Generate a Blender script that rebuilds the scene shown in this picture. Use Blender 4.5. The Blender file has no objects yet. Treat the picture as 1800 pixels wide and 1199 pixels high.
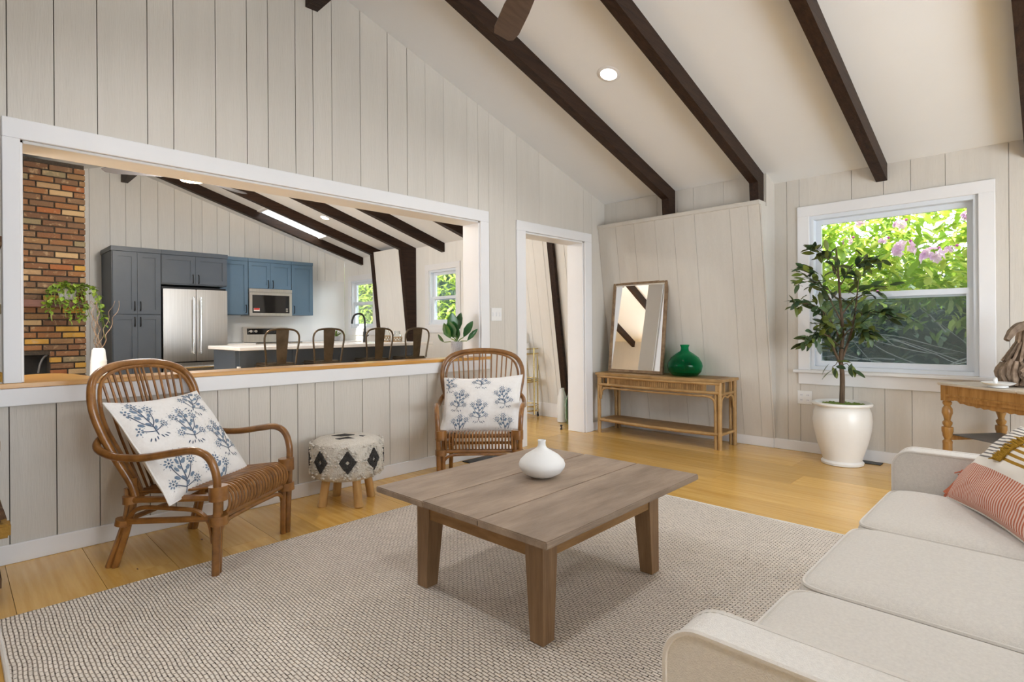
import bpy, bmesh, math, random
from mathutils import Vector, Matrix, Euler, noise
random.seed(7)
SC = bpy.context.scene
COL = SC.collection
PI = math.pi

# ------------------------------------------------------------------ camera, world, sun, exposure
cam_d = bpy.data.cameras.new('camera'); cam = bpy.data.objects.new('camera', cam_d); COL.objects.link(cam)
YAW, ROLL, FPX, CAMZ = .7931, -.0072, 977.23, 1.115
cam_d.sensor_width = 36; cam_d.lens = FPX/1800*36; cam_d.shift_y = -22.51/1800; cam_d.clip_start = .02
_f = Vector((math.sin(YAW), math.cos(YAW), 0)); _r = Vector((math.cos(YAW), -math.sin(YAW), 0)); _u = Vector((0, 0, 1))
_r2 = _r*math.cos(ROLL)+_u*math.sin(ROLL); _u2 = -_r*math.sin(ROLL)+_u*math.cos(ROLL)
cam.matrix_world = Matrix((( _r2.x, _u2.x, -_f.x, 0), (_r2.y, _u2.y, -_f.y, 0), (_r2.z, _u2.z, -_f.z, CAMZ), (0, 0, 0, 1)))
SC.camera = cam
W = bpy.data.worlds.new('world'); SC.world = W; W.use_nodes = True
_bg = W.node_tree.nodes['Background']; _bg.inputs[0].default_value = (.84, .92, 1, 1); _bg.inputs[1].default_value = 8.5
sun_d = bpy.data.lights.new('sun', 'SUN'); sun_d.energy = 25; sun_d.angle = .01; sun_d.color = (1, .93, .8)
sun = bpy.data.objects.new('sun', sun_d); COL.objects.link(sun)
sun.rotation_euler = Vector((.58, .12, -.78)).to_track_quat('-Z', 'Y').to_euler()
def portal(loc, rot, sx, sy):
    d = bpy.data.lights.new('daylight_portal', 'AREA'); d.shape = 'RECTANGLE'; d.size = sx; d.size_y = sy; d.cycles.is_portal = True
    o = bpy.data.objects.new('daylight_portal', d); COL.objects.link(o); o.location = loc; o.rotation_euler = rot
portal((5.50, 1.0, 1.4), (0, PI/2, 0), 1.4, 1.4)
portal((2.15, -2.80, 1.15), (PI/2, 0, 0), 3.8, 2.0)
SC.view_settings.view_transform = 'Standard'; SC.view_settings.look = 'None'
SC.view_settings.gamma = 1; SC.view_settings.use_curve_mapping = False
SC.view_settings.exposure = 0.26

# ------------------------------------------------------------------ helpers
def lerp(a, b, t): return a+(b-a)*t
def V(*a): return Vector(a)
def spline(pts, k=6, closed=False):
    P = [Vector(p) for p in pts]; n = len(P); out = []
    for i in range(n if closed else n-1):
        a = P[(i-1) % n] if (closed or i > 0) else P[0]*2-P[1]
        b, c = P[i], P[(i+1) % n]
        d = P[(i+2) % n] if (closed or i+2 < n) else P[n-1]*2-P[n-2]
        for j in range(k):
            t = j/k
            out.append(.5*((2*b)+(c-a)*t+(2*a-5*b+4*c-d)*t*t+(3*b-a-3*c+d)*t*t*t))
    if not closed: out.append(P[-1])
    return out
class B:
    def __init__(s): s.bm = bmesh.new(); s.sm = False
    def box(s, x0, x1, y0, y1, z0, z1, M=None):
        vs = [s.bm.verts.new((x, y, z)) for x in (x0, x1) for y in (y0, y1) for z in (z0, z1)]
        if M is not None:
            for v in vs: v.co = M @ v.co
        for f in ((0,1,3,2),(4,6,7,5),(0,4,5,1),(2,3,7,6),(0,2,6,4),(1,5,7,3)): s.bm.faces.new([vs[i] for i in f])
        return s
    def cbox(s, c, d, M=None):
        return s.box(c[0]-d[0]/2, c[0]+d[0]/2, c[1]-d[1]/2, c[1]+d[1]/2, c[2]-d[2]/2, c[2]+d[2]/2, M)
    def hexa(s, p):
        vs = [s.bm.verts.new(q) for q in p]
        for f in ((0,3,2,1),(4,5,6,7),(0,1,5,4),(1,2,6,5),(2,3,7,6),(3,0,4,7)): s.bm.faces.new([vs[i] for i in f])
        return s
    def prism(s, poly, off):
        off = Vector(off); a = [s.bm.verts.new(p) for p in poly]; b = [s.bm.verts.new(Vector(p)+off) for p in poly]; n = len(a)
        s.bm.faces.new(a[::-1]); s.bm.faces.new(b)
        for i in range(n): s.bm.faces.new((a[i], a[(i+1) % n], b[(i+1) % n], b[i]))
        return s
    def tube(s, pts, r, n=8, closed=False):
        P = [Vector(p) for p in pts]; m = len(P); R = r if isinstance(r, (list, tuple)) else [r]*m
        s.sm = True; rings = []; prev = None
        for i in range(m):
            if closed: t = P[(i+1) % m]-P[i-1]
            else: t = P[min(i+1, m-1)]-P[max(i-1, 0)]
            if t.length < 1e-9: t = Vector((0, 0, 1))
            t.normalize()
            if prev is None:
                a = Vector((0, 0, 1)) if abs(t.z) < .9 else Vector((1, 0, 0)); u = t.cross(a).normalized()
            else: u = (prev-t*prev.dot(t)).normalized()
            prev = u; v = t.cross(u)
            rings.append([s.bm.verts.new(P[i]+(u*math.cos(2*PI*k/n)+v*math.sin(2*PI*k/n))*R[i]) for k in range(n)])
        for i in range(m if closed else m-1):
            a, b = rings[i], rings[(i+1) % m]
            for k in range(n): s.bm.faces.new((a[k], a[(k+1) % n], b[(k+1) % n], b[k]))
        if not closed: s.bm.faces.new(rings[0][::-1]); s.bm.faces.new(rings[-1])
        return s
    def lathe(s, prof, n=24, c=(0, 0, 0), M=None, sm=True, wob=None, caps=True):
        s.sm = s.sm or sm; rings = []
        for r, z in prof:
            ring = []
            for k in range(n):
                a = 2*PI*k/n; q = r*(1 if wob is None else wob(a, z))
                co = Vector((c[0]+q*math.cos(a), c[1]+q*math.sin(a), c[2]+z)); ring.append(s.bm.verts.new(M @ co if M is not None else co))
            rings.append(ring)
        for a, b in zip(rings, rings[1:]):
            for k in range(n): s.bm.faces.new((a[k], a[(k+1) % n], b[(k+1) % n], b[k]))
        if caps: s.bm.faces.new(rings[0][::-1]); s.bm.faces.new(rings[-1])
        return s
    def ball(s, c, r, sub=1, sc=(1, 1, 1)):
        s.sm = True
        g = bmesh.ops.create_icosphere(s.bm, subdivisions=sub, radius=r)
        for v in g['verts']: v.co = Vector((v.co.x*sc[0], v.co.y*sc[1], v.co.z*sc[2]))+Vector(c)
        return s
    def face(s, pts): s.bm.faces.new([s.bm.verts.new(p) for p in pts]); return s
    def bevel(s, w, seg=2):
        bmesh.ops.bevel(s.bm, geom=list(s.bm.edges), offset=w, segments=seg, affect='EDGES', clamp_overlap=True); return s
    def mesh(s, name, mat=None):
        bmesh.ops.recalc_face_normals(s.bm, faces=list(s.bm.faces))
        me = bpy.data.meshes.new(name)
        if s.sm:
            for f in s.bm.faces: f.smooth = True
        s.bm.to_mesh(me); s.bm.free()
        if s.sm: me.set_sharp_from_angle(angle=.75)
        if mat: me.materials.append(mat)
        return me
    def build(s, name, mat, parent=None, label=None): return link(name, s.mesh(name, mat), parent, label)
def link(name, me, parent=None, label=None, loc=None, rot=None):
    o = bpy.data.objects.new(name, me); COL.objects.link(o)
    if parent is not None: o.parent = parent
    if label: o['label'] = label
    if loc is not None: o.location = loc
    if rot is not None: o.rotation_euler = rot
    return o
def tag(o, label, cat, group=None, kind=None):
    o['label'] = label; o['category'] = cat
    if group: o['group'] = group
    if kind: o['kind'] = kind
    return o
def thing(name, label, cat, loc=(0, 0, 0), rz=0, group=None, kind=None):
    o = bpy.data.objects.new(name, None); COL.objects.link(o); o.location = loc; o.rotation_euler = (0, 0, rz); o.empty_display_size = .1
    return tag(o, label, cat, group, kind)
def struct(name, me, label, cat): return tag(link(name, me), label, cat, None, 'structure')
def dup(root, loc, rz, label=None):
    def cp(o, par):
        c = o.copy(); COL.objects.link(c); c.parent = par
        for ch in o.children: cp(ch, c)
        return c
    r = cp(root, None); r.location = loc; r.rotation_euler = (0, 0, rz)
    if label: r['label'] = label
    return r

# ------------------------------------------------------------------ materials
def M(name, c, rough=.5, metal=0, c2=None, sc=(1, 1, 1), ns=5, det=5, lo=.35, hi=.65, bump=0, bs=None, bsc=None, var=0, coat=0, spec=.5, sheen=0, trans=0, ior=1.45, coord='Object'):
    m = bpy.data.materials.new(name); m.use_nodes = True; nt = m.node_tree; N = nt.nodes; L = nt.links; b = N['Principled BSDF']
    b.inputs['Base Color'].default_value = (*c, 1); b.inputs['Roughness'].default_value = rough; b.inputs['Metallic'].default_value = metal
    b.inputs['Coat Weight'].default_value = coat; b.inputs['Coat Roughness'].default_value = .15; b.inputs['Specular IOR Level'].default_value = spec
    b.inputs['Sheen Weight'].default_value = sheen; b.inputs['Transmission Weight'].default_value = trans; b.inputs['IOR'].default_value = ior
    tc = N.new('ShaderNodeTexCoord'); mp = N.new('ShaderNodeMapping'); L.new(tc.outputs[coord], mp.inputs[0]); mp.inputs['Scale'].default_value = sc
    oi = N.new('ShaderNodeObjectInfo'); mu = N.new('ShaderNodeMath'); mu.operation = 'MULTIPLY'; mu.inputs[1].default_value = 37
    L.new(oi.outputs['Random'], mu.inputs[0]); cx = N.new('ShaderNodeCombineXYZ')
    for i in range(3): L.new(mu.outputs[0], cx.inputs[i])
    L.new(cx.outputs[0], mp.inputs['Location'])
    col = None
    if c2:
        n = N.new('ShaderNodeTexNoise'); n.inputs['Scale'].default_value = ns; n.inputs['Detail'].default_value = det; n.inputs['Roughness'].default_value = .6
        L.new(mp.outputs[0], n.inputs['Vector']); r = N.new('ShaderNodeValToRGB'); L.new(n.outputs[0], r.inputs[0])
        r.color_ramp.elements[0].position = lo; r.color_ramp.elements[1].position = hi
        r.color_ramp.elements[0].color = (*c, 1); r.color_ramp.elements[1].color = (*c2, 1); col = r.outputs[0]
    if var:
        mr = N.new('ShaderNodeMapRange'); L.new(oi.outputs['Random'], mr.inputs[0]); mr.inputs[3].default_value = 1-var; mr.inputs[4].default_value = 1+var
        mx = N.new('ShaderNodeVectorMath'); mx.operation = 'SCALE'; L.new(mr.outputs[0], mx.inputs['Scale'])
        if col: L.new(col, mx.inputs[0])
        else: mx.inputs[0].default_value = c
        col = mx.outputs[0]
    if col: L.new(col, b.inputs['Base Color'])
    if bump:
        n2 = N.new('ShaderNodeTexNoise'); n2.inputs['Scale'].default_value = bs or ns; n2.inputs['Detail'].default_value = 4
        if bsc:
            mp2 = N.new('ShaderNodeMapping'); L.new(tc.outputs[coord], mp2.inputs[0]); mp2.inputs['Scale'].default_value = bsc; L.new(mp2.outputs[0], n2.inputs['Vector'])
        else: L.new(mp.outputs[0], n2.inputs['Vector'])
        bp = N.new('ShaderNodeBump'); bp.inputs['Strength'].default_value = bump; bp.inputs['Distance'].default_value = .01
        L.new(n2.outputs[0], bp.inputs['Height']); L.new(bp.outputs[0], b.inputs['Normal'])
    return m
def emit(name, c, s):
    m = bpy.data.materials.new(name); m.use_nodes = True; b = m.node_tree.nodes['Principled BSDF']
    b.inputs['Base Color'].default_value = (*c, 1); b.inputs['Emission Color'].default_value = (*c, 1); b.inputs['Emission Strength'].default_value = s; return m
def translucent(m, fac, c):
    nt = m.node_tree; N = nt.nodes; L = nt.links; b = N['Principled BSDF']; t = N.new('ShaderNodeBsdfTranslucent'); t.inputs[0].default_value = (*c, 1)
    mx = N.new('ShaderNodeMixShader'); mx.inputs[0].default_value = fac; L.new(b.outputs[0], mx.inputs[1]); L.new(t.outputs[0], mx.inputs[2]); L.new(mx.outputs[0], N['Material Output'].inputs[0])
def thin_glass(name, tint=(1, 1, 1), gloss=.08, rough=0, dark=0, darkc=(.2, .22, .24)):
    m = bpy.data.materials.new(name); m.use_nodes = True; nt = m.node_tree; N = nt.nodes; L = nt.links; N.remove(N['Principled BSDF'])
    t = N.new('ShaderNodeBsdfTransparent'); t.inputs[0].default_value = (*tint, 1); g = N.new('ShaderNodeBsdfGlossy'); g.inputs['Roughness'].default_value = rough
    mx = N.new('ShaderNodeMixShader'); lw = N.new('ShaderNodeLayerWeight'); lw.inputs[0].default_value = .25
    mm = N.new('ShaderNodeMath'); mm.operation = 'MULTIPLY_ADD'; L.new(lw.outputs['Fresnel'], mm.inputs[0]); mm.inputs[1].default_value = .5; mm.inputs[2].default_value = gloss*.3
    L.new(mm.outputs[0], mx.inputs[0]); L.new(t.outputs[0], mx.inputs[1]); L.new(g.outputs[0], mx.inputs[2]); out = mx.outputs[0]
    if dark:
        d = N.new('ShaderNodeBsdfDiffuse'); d.inputs[0].default_value = (*darkc, 1); m2 = N.new('ShaderNodeMixShader'); m2.inputs[0].default_value = dark
        L.new(out, m2.inputs[1]); L.new(d.outputs[0], m2.inputs[2]); out = m2.outputs[0]
    L.new(out, N['Material Output'].inputs[0]); return m

mPLANK = M('painted_plank', (.63, .59, .53), .62, c2=(.655, .615, .555), sc=(7, 7, .6), ns=2.5, bump=.28, bs=14, bsc=(10, 10, .8), var=.02)
mGAP = M('gap_shadow_wood', (.12, .10, .085), .9)
mKPLANK = M('kitchen_plank', (.80, .785, .75), .55, c2=(.83, .815, .78), sc=(8, 8, .8), ns=3, bump=.12, bs=12, bsc=(9, 9, .8), var=.02)
mKGAP = M('kitchen_gap', (.42, .40, .37), .9)
mTRIM = M('white_trim', (.80, .795, .80), .38, c2=(.83, .825, .83), ns=2, bump=.04, bs=30)
mCEIL = M('ceiling_paint', (.79, .795, .80), .8, c2=(.81, .815, .82), ns=1.5, bump=.08, bs=60)
mBEAM = M('dark_beam', (.017, .008, .0045), .5, c2=(.038, .018, .0095), sc=(1.2, 14, 14), ns=3, bump=.3, bs=9, bsc=(1.5, 14, 14), spec=.25, var=.12)
mFLOOR = M('pine_floor', (.61, .338, .072), .24, c2=(.77, .485, .145), sc=(16, .8, 1), ns=2.2, det=8, lo=.3, hi=.72, bump=.05, bs=3, bsc=(30, 1.5, 1), var=.13, coat=.25)
mKNOT = M('pine_knot', (.12, .05, .02), .5, c2=(.2, .09, .03), ns=40)
mLEDGE = M('ledge_pine', (.55, .26, .05), .3, c2=(.68, .36, .09), sc=(.8, 18, 18), ns=2.5, bump=.05, coat=.3)
mRATTAN = M('rattan', (.175, .070, .016), .30, c2=(.31, .138, .036), ns=14, bump=.18, bs=30, coat=.4, var=.12)
mWEATH = M('weathered_pine', (.20, .145, .105), .5, c2=(.41, .31, .23), sc=(1.3, 5, 5), ns=2.0, det=9, lo=.3, hi=.7, bump=.25, bs=6, bsc=(1.5, 18, 18), var=.06)
mWEATHY = M('weathered_pine_leg', (.21, .122, .06), .55, c2=(.33, .205, .108), sc=(12, 12, 1.1), ns=2.2, det=8, bump=.25, bs=6, bsc=(18, 18, 1.5), var=.05)
mSOFA = M('cream_linen', (.70, .675, .635), .9, c2=(.77, .745, .70), ns=130, bump=.35, bs=420, sheen=.2)
mPIPE = M('cream_piping', (.72, .69, .645), .9, sheen=.2, bump=.2, bs=300)
mPILLOW = M('pillow_cotton', (.80, .775, .75), .9, c2=(.84, .82, .80), ns=60, bump=.25, bs=350, sheen=.2)
mPRINT = M('blue_print', (.115, .17, .25), .9, c2=(.22, .29, .38), ns=300)
mPRINTD = M('dark_blue_print', (.07, .10, .16), .9)
mCERAM = M('white_ceramic', (.80, .80, .785), .28, c2=(.84, .84, .825), ns=4, spec=.5)
mCERAMM = M('matte_white_ceramic', (.80, .80, .79), .5)
mPOT = M('white_planter', (.80, .785, .75), .32, c2=(.76, .735, .69), ns=3, coat=.2)
mMOSS = M('moss', (.10, .17, .015), .95, c2=(.22, .30, .05), ns=60, bump=1, bs=90)
mBARK = M('tree_bark', (.075, .045, .025), .8, c2=(.15, .10, .06), sc=(10, 10, 1.5), ns=8, bump=.6, bs=20)
mLEAF = M('olive_leaf', (.03, .06, .028), .42, c2=(.075, .12, .04), ns=7, var=.45, spec=.5)
mLEAFY = M('olive_leaf_young', (.09, .12, .022), .45, c2=(.14, .17, .03), ns=7, var=.3)
mFIGL = M('fig_leaf', (.012, .075, .018), .3, c2=(.03, .14, .03), ns=9, var=.35, coat=.3)
mPOTHOS = M('trailing_leaf', (.08, .16, .015), .4, c2=(.20, .27, .03), ns=9, var=.4)
mCAB = M('slate_cabinet', (.075, .092, .116), .42, c2=(.082, .10, .125), ns=4)
mCABB = M('blue_cabinet', (.105, .175, .25), .42, c2=(.115, .188, .265), ns=4)
mBLACK = M('black_metal', (.012, .012, .013), .4, metal=.3)
mSTEEL = M('brushed_steel', (.60, .58, .55), .28, metal=1, c2=(.68, .66, .63), sc=(40, 1, .4), ns=3, bump=.03, bs=30, bsc=(60, 1, .5))
mCHROME = M('polished_steel', (.75, .74, .72), .15, metal=1)
mBGLASS = M('black_glass', (.008, .007, .007), .06, spec=.7)
mQUARTZ = M('white_quartz', (.80, .78, .75), .22, c2=(.84, .82, .79), ns=6)
mTILE = M('white_backsplash', (.80, .80, .79), .25)
mSTOOL = M('aged_bronze', (.075, .055, .035), .38, metal=.8, c2=(.12, .09, .06), ns=9)
mGOLD = M('brass', (.62, .49, .22), .25, metal=1)
mDRIFT = M('driftwood', (.17, .115, .075), .8, c2=(.34, .25, .18), sc=(3, 3, 3), ns=9, bump=.5, bs=30, var=.35)
mOAK = M('oak_table', (.30, .14, .03), .4, c2=(.46, .245, .07), sc=(14, 14, 1.4), ns=2.5, bump=.12, bs=8, coat=.2)
mOAKTOP = M('pale_oak_top', (.60, .52, .42), .45, c2=(.68, .60, .50), sc=(1, 14, 14), ns=3, bump=.06)
mCONS = M('bamboo_console', (.34, .195, .07), .45, c2=(.47, .29, .12), ns=9, bump=.2, bs=30, var=.1)
mCONSD = M('bamboo_slat', (.26, .14, .05), .5, c2=(.36, .21, .08), ns=12, var=.22)
mFRAME = M('rustic_frame', (.16, .095, .05), .6, c2=(.30, .20, .11), ns=16, bump=.5, bs=25)
mMIRROR = M('mirror_glass', (.92, .92, .91), .0, metal=1)
mGREEN = M('green_glass', (.05, .62, .36), .03, trans=1, ior=1.25)
mCLEAR = M('clear_glass', (.95, .97, .97), .03, trans=1, ior=1.3)
mSEAG = M('seafoam_glass', (.72, .90, .76), .05, trans=1, ior=1.15)
mPANE = thin_glass('window_pane', (.97, .99, .99), .1)
mSCREEN = thin_glass('insect_screen', (.62, .66, .70), .01, .6, .13, (.34, .40, .47))
mVINYL = M('white_vinyl', (.74, .78, .83), .35)
mPLATE = M('white_plate', (.82, .81, .79), .3)
mSLOT = M('slot_dark', (.04, .04, .04), .6)
mVENT = M('black_vent', (.015, .013, .012), .5)
mFIREB = M('firebox', (.012, .011, .010), .9, c2=(.03, .027, .022), ns=5)
mMORTAR = M('dark_mortar', (.022, .016, .011), .95, c2=(.04, .03, .02), ns=50, bump=.6, bs=80)
mMANTEL = M('mantel_wood', (.075, .028, .018), .5, c2=(.11, .045, .028), sc=(1.5, 12, 12), ns=3)
mPOUF = M('cream_wool', (.66, .60, .51), .95, c2=(.76, .71, .63), ns=45, bump=1, bs=130, sheen=.3)
mPOUFD = M('charcoal_tuft', (.035, .032, .030), .95, c2=(.07, .065, .06), ns=70, bump=1, bs=180)
mBIRCH = M('pale_birch', (.56, .33, .12), .5, c2=(.66, .43, .19), sc=(9, 9, 1.2), ns=3, bump=.1, bs=10)
mCONCR = M('concrete_pot', (.33, .32, .33), .8, c2=(.47, .455, .45), ns=90, bump=.4, bs=120)
mFAN = M('fan_blade', (.085, .05, .035), .45, c2=(.12, .075, .05), sc=(1, 10, 10), ns=4)
mFANG = M('grey_fan_blade', (.12, .115, .12), .4)
mCORAL = M('coral_yarn', (.60, .17, .09), .95, c2=(.70, .24, .14), ns=120, bump=.8, bs=300)
mMUST = M('mustard_yarn', (.40, .22, .015), .95, c2=(.52, .30, .03), ns=120, bump=.8, bs=300)
mLAMP = emit('lamp_disc', (1, .93, .82), 9)
mLAMPW = emit('warm_lamp', (1, .74, .38), 9)
mSOIL = M('soil', (.03, .02, .012), .95, c2=(.06, .04, .025), ns=60, bump=1)
mDARKBOX = M('dark_grey_metal', (.10, .098, .095), .45, c2=(.13, .128, .125), ns=5)
mRED = M('sticker_red', (.6, .05, .04), .5)

# brick: colour from the brick's own random number plus lime stains
def brick_mat():
    m = M('old_brick', (.2, .1, .05), .85, c2=(.3, .2, .1), ns=14, bump=.8, bs=40); nt = m.node_tree; N = nt.nodes; L = nt.links
    b = N['Principled BSDF']; oi = [n for n in N if n.type == 'OBJECT_INFO'][0]
    r = N.new('ShaderNodeValToRGB'); r.color_ramp.interpolation = 'CONSTANT'; cols = [(.115, .05, .02), (.145, .065, .025), (.09, .043, .02), (.155, .085, .035), (.12, .068, .034), (.30, .165, .028), (.105, .055, .026), (.16, .07, .024), (.28, .19, .095), (.185, .062, .018), (.14, .11, .06), (.125, .06, .026), (.22, .14, .07)]
    while len(r.color_ramp.elements) < len(cols): r.color_ramp.elements.new(.5)
    for i, c in enumerate(cols): e = r.color_ramp.elements[i]; e.position = i/len(cols); e.color = (*c, 1)
    L.new(oi.outputs['Random'], r.inputs[0])
    ns = [n for n in N if n.type == 'TEX_NOISE'][0]; r2 = N.new('ShaderNodeValToRGB'); L.new(ns.outputs[0], r2.inputs[0])
    r2.color_ramp.elements[0].position = .56; r2.color_ramp.elements[1].position = .72
    mx = N.new('ShaderNodeMix'); mx.data_type = 'RGBA'; L.new(r2.outputs[0], mx.inputs[0]); L.new(r.outputs[0], mx.inputs[6]); mx.inputs[7].default_value = (.26, .18, .10, 1)
    L.new(mx.outputs[2], b.inputs['Base Color']); return m
mBRICK = brick_mat()
# rug: rows of chunky stitches with dark jute between
def rug_mat():
    m = bpy.data.materials.new('woven_rug'); m.use_nodes = True; nt = m.node_tree; N = nt.nodes; L = nt.links; b = N['Principled BSDF']; b.inputs['Roughness'].default_value = .95
    tc = N.new('ShaderNodeTexCoord'); mp = N.new('ShaderNodeMapping'); mp.inputs['Rotation'].default_value = (0, 0, PI/2)
    nz = N.new('ShaderNodeTexNoise'); nz.inputs['Scale'].default_value = 5; nz.inputs['Detail'].default_value = 3
    va = N.new('ShaderNodeVectorMath'); va.operation = 'MULTIPLY_ADD'; va.inputs[1].default_value = (.02, .02, 0)
    L.new(tc.outputs['Object'], nz.inputs['Vector']); L.new(nz.outputs['Color'], va.inputs[0]); L.new(tc.outputs['Object'], va.inputs[2]); L.new(va.outputs[0], mp.inputs[0])
    bt = N.new('ShaderNodeTexBrick'); L.new(mp.outputs[0], bt.inputs['Vector']); bt.inputs['Scale'].default_value = 1
    bt.inputs['Brick Width'].default_value = .030; bt.inputs['Row Height'].default_value = .0125; bt.inputs['Mortar Size'].default_value = .0024; bt.inputs['Mortar Smooth'].default_value = .9
    bt.inputs['Color1'].default_value = (.86, .785, .70, 1); bt.inputs['Color2'].default_value = (.77, .70, .62, 1); bt.inputs['Mortar'].default_value = (.42, .35, .285, 1)
    n2 = N.new('ShaderNodeTexNoise'); n2.inputs['Scale'].default_value = 95; n2.inputs['Detail'].default_value = 2; L.new(tc.outputs['Object'], n2.inputs['Vector'])
    r = N.new('ShaderNodeValToRGB'); r.color_ramp.elements[0].position = .55; r.color_ramp.elements[1].position = .61; L.new(n2.outputs[0], r.inputs[0])
    mm = N.new('ShaderNodeMath'); mm.operation = 'MULTIPLY'; L.new(r.outputs[0], mm.inputs[0]); L.new(bt.outputs['Fac'], mm.inputs[1])
    mx = N.new('ShaderNodeMix'); mx.data_type = 'RGBA'; L.new(mm.outputs[0], mx.inputs[0]); L.new(bt.outputs['Color'], mx.inputs[6]); mx.inputs[7].default_value = (.05, .03, .018, 1)
    L.new(mx.outputs[2], b.inputs['Base Color'])
    inv = N.new('ShaderNodeMath'); inv.operation = 'SUBTRACT'; inv.inputs[0].default_value = 1; L.new(bt.outputs['Fac'], inv.inputs[1])
    bp = N.new('ShaderNodeBump'); bp.inputs['Strength'].default_value = .9; bp.inputs['Distance'].default_value = .006; L.new(inv.outputs[0], bp.inputs['Height']); L.new(bp.outputs[0], b.inputs['Normal'])
    return m
mRUG = rug_mat()

# ------------------------------------------------------------------ the setting
D1, DB, EX, RX = 3.6035, 3.815, 5.335, 1.785
YF, YB, XL = 9.74, -2.6, -1.63
def zc(x): return 2.4249+.3115*(5.328-(x if x >= RX else 2*RX-x))
def rects(s0, s1, z0, z1, holes):
    S = sorted({s0, s1, *[h[0] for h in holes], *[h[1] for h in holes]}); out = []
    for a, b in zip(S, S[1:]):
        m = (a+b)/2; zs = [(z0, z1)]
        for h in holes:
            if h[0] < m < h[1]:
                nz = []
                for p, q in zs:
                    if h[2] > p: nz.append((p, min(q, h[2])))
                    if h[3] < q: nz.append((max(p, h[3]), q))
                zs = nz
        out += [(a, b, p, q) for p, q in zs if q-p > .002]
    return out
def planks(parent, seams, z0, ztop, holes, fmap, mat, gap, th=.016, name='plank'):
    S = sorted(set(seams) | {h[i] for h in holes for i in (0, 1) if seams[0] < h[i] < seams[-1]}); hed = {h[i] for h in holes for i in (0, 1)}
    for a, b in zip(S, S[1:]):
        g0 = 0 if a in hed else gap(a)/2; g1 = 0 if b in hed else gap(b)/2
        m = (a+b)/2; p0, p1 = a+g0, b-g1
        zs = [(z0, None)]
        for h in holes:
            if h[0] < m < h[1]:
                nz = []
                for lo, hi in zs:
                    if h[2] > lo: nz.append((lo, h[2]))
                    nz.append((h[3], hi))
                zs = nz
        for lo, hi in zs:
            t0, t1 = (ztop(p0), ztop(p1)) if hi is None else (hi, hi)
            if min(t0, t1)-lo < .01: continue
            bb = B(); pr = random.uniform(0, .0022)
            bb.hexa([fmap(p0, lo, pr), fmap(p1, lo, pr), fmap(p1, lo, -th), fmap(p0, lo, -th), fmap(p0, t0, pr), fmap(p1, t1, pr), fmap(p1, t1, -th), fmap(p0, t0, -th)])
            bb.build(name, mat, parent)

# floor ------------------------------------------------------------
floor = struct('floor', B().box(XL-.1, 5.5, YB-.1, YF+.1, -.12, -.021).mesh('floor', mGAP), 'wide honey pine plank floor running through both rooms', 'floor')
fx = [-1.63, -1.36, -1.08, -.82, -.55, -.28, -.03, .187, .48, .759, .98, 1.22, 1.46, 1.76, 2.02, 2.30, 2.55, 2.84, 3.10, 3.39, 3.65, 3.94, 4.18, 4.47, 4.72, 5.0, 5.22, 5.36]
def fboard(a, b, y0, y1):
    B().box(a+.0009, b-.0009, y0+.0007, y1-.0007, -.022, random.uniform(-.0006, 0)).build('floor_board', mFLOOR, floor)
for a, b in zip(fx, fx[1:]):
    js = [YB]; y = YB+random.uniform(1.2, 3.2)
    while y < D1-.5: js.append(y); y += random.uniform(2.0, 3.6)
    js.append(3.735)
    for c, d in zip(js, js[1:]): fboard(a, b, c, d)
kx = [-1.63+.27*i for i in range(26)]+[5.36]
for a, b in zip(kx, kx[1:]):
    j = random.uniform(5.2, 7.5); fboard(a, b, 3.735, j); fboard(a, b, j, YF)
kb = B(); kb.sm = True
def knot(x, y, s, st):
    kb.lathe([(s, 0), (s*.9, .0006)], 10, (0, 0, 0), Matrix.Translation((x, y, .0001)) @ Matrix.Diagonal((1, st, 1, 1)))
for i in range(44): knot(random.uniform(.2, 5.2), random.uniform(.6, 3.5) if i < 32 else random.uniform(3.8, 5.5), random.uniform(.003, .007), random.uniform(1.3, 3))
ko = kb.build('knot_marks', mKNOT, floor); ko['kind'] = 'stuff'

# ceiling ----------------------------------------------------------
SKY = (3.50, 4.47, 8.74, 9.10)
cb = B()
def slab(x0, x1, y0, y1, t=.22):
    cb.hexa([(x0, y0, zc(x0)), (x1, y0, zc(x1)), (x1, y1, zc(x1)), (x0, y1, zc(x0)), (x0, y0, zc(x0)+t), (x1, y0, zc(x1)+t), (x1, y1, zc(x1)+t), (x0, y1, zc(x0)+t)])
slab(RX, 5.95, YB-.5, SKY[2]); slab(XL-.5, RX, YB-.5, YF+.4)
slab(RX, SKY[0], SKY[2], SKY[3]); slab(SKY[1], 5.95, SKY[2], SKY[3]); slab(RX, 5.95, SKY[3], YF+.4)
ceiling = struct('ceiling', cb.mesh('ceiling', mCEIL), 'white sloping ceiling rising to a ridge', 'ceiling')
sk = thing('skylight', 'long narrow skylight in the kitchen ceiling between two beams', 'skylight', kind='structure'); sk.name = 'window_4'
def sp(x, y, d): return (x, y, zc(x)+d)
for (x0, x1, y0, y1) in ((SKY[0]-.05, SKY[1]+.05, SKY[2]-.05, SKY[2]), (SKY[0]-.05, SKY[1]+.05, SKY[3], SKY[3]+.05), (SKY[0]-.05, SKY[0], SKY[2], SKY[3]), (SKY[1], SKY[1]+.05, SKY[2], SKY[3])):
    B().hexa([sp(x0, y0, -.015), sp(x1, y0, -.015), sp(x1, y1, -.015), sp(x0, y1, -.015), sp(x0, y0, -.0005), sp(x1, y0, -.0005), sp(x1, y1, -.0005), sp(x0, y1, -.0005)]).build('frame', mTRIM, sk)
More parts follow.
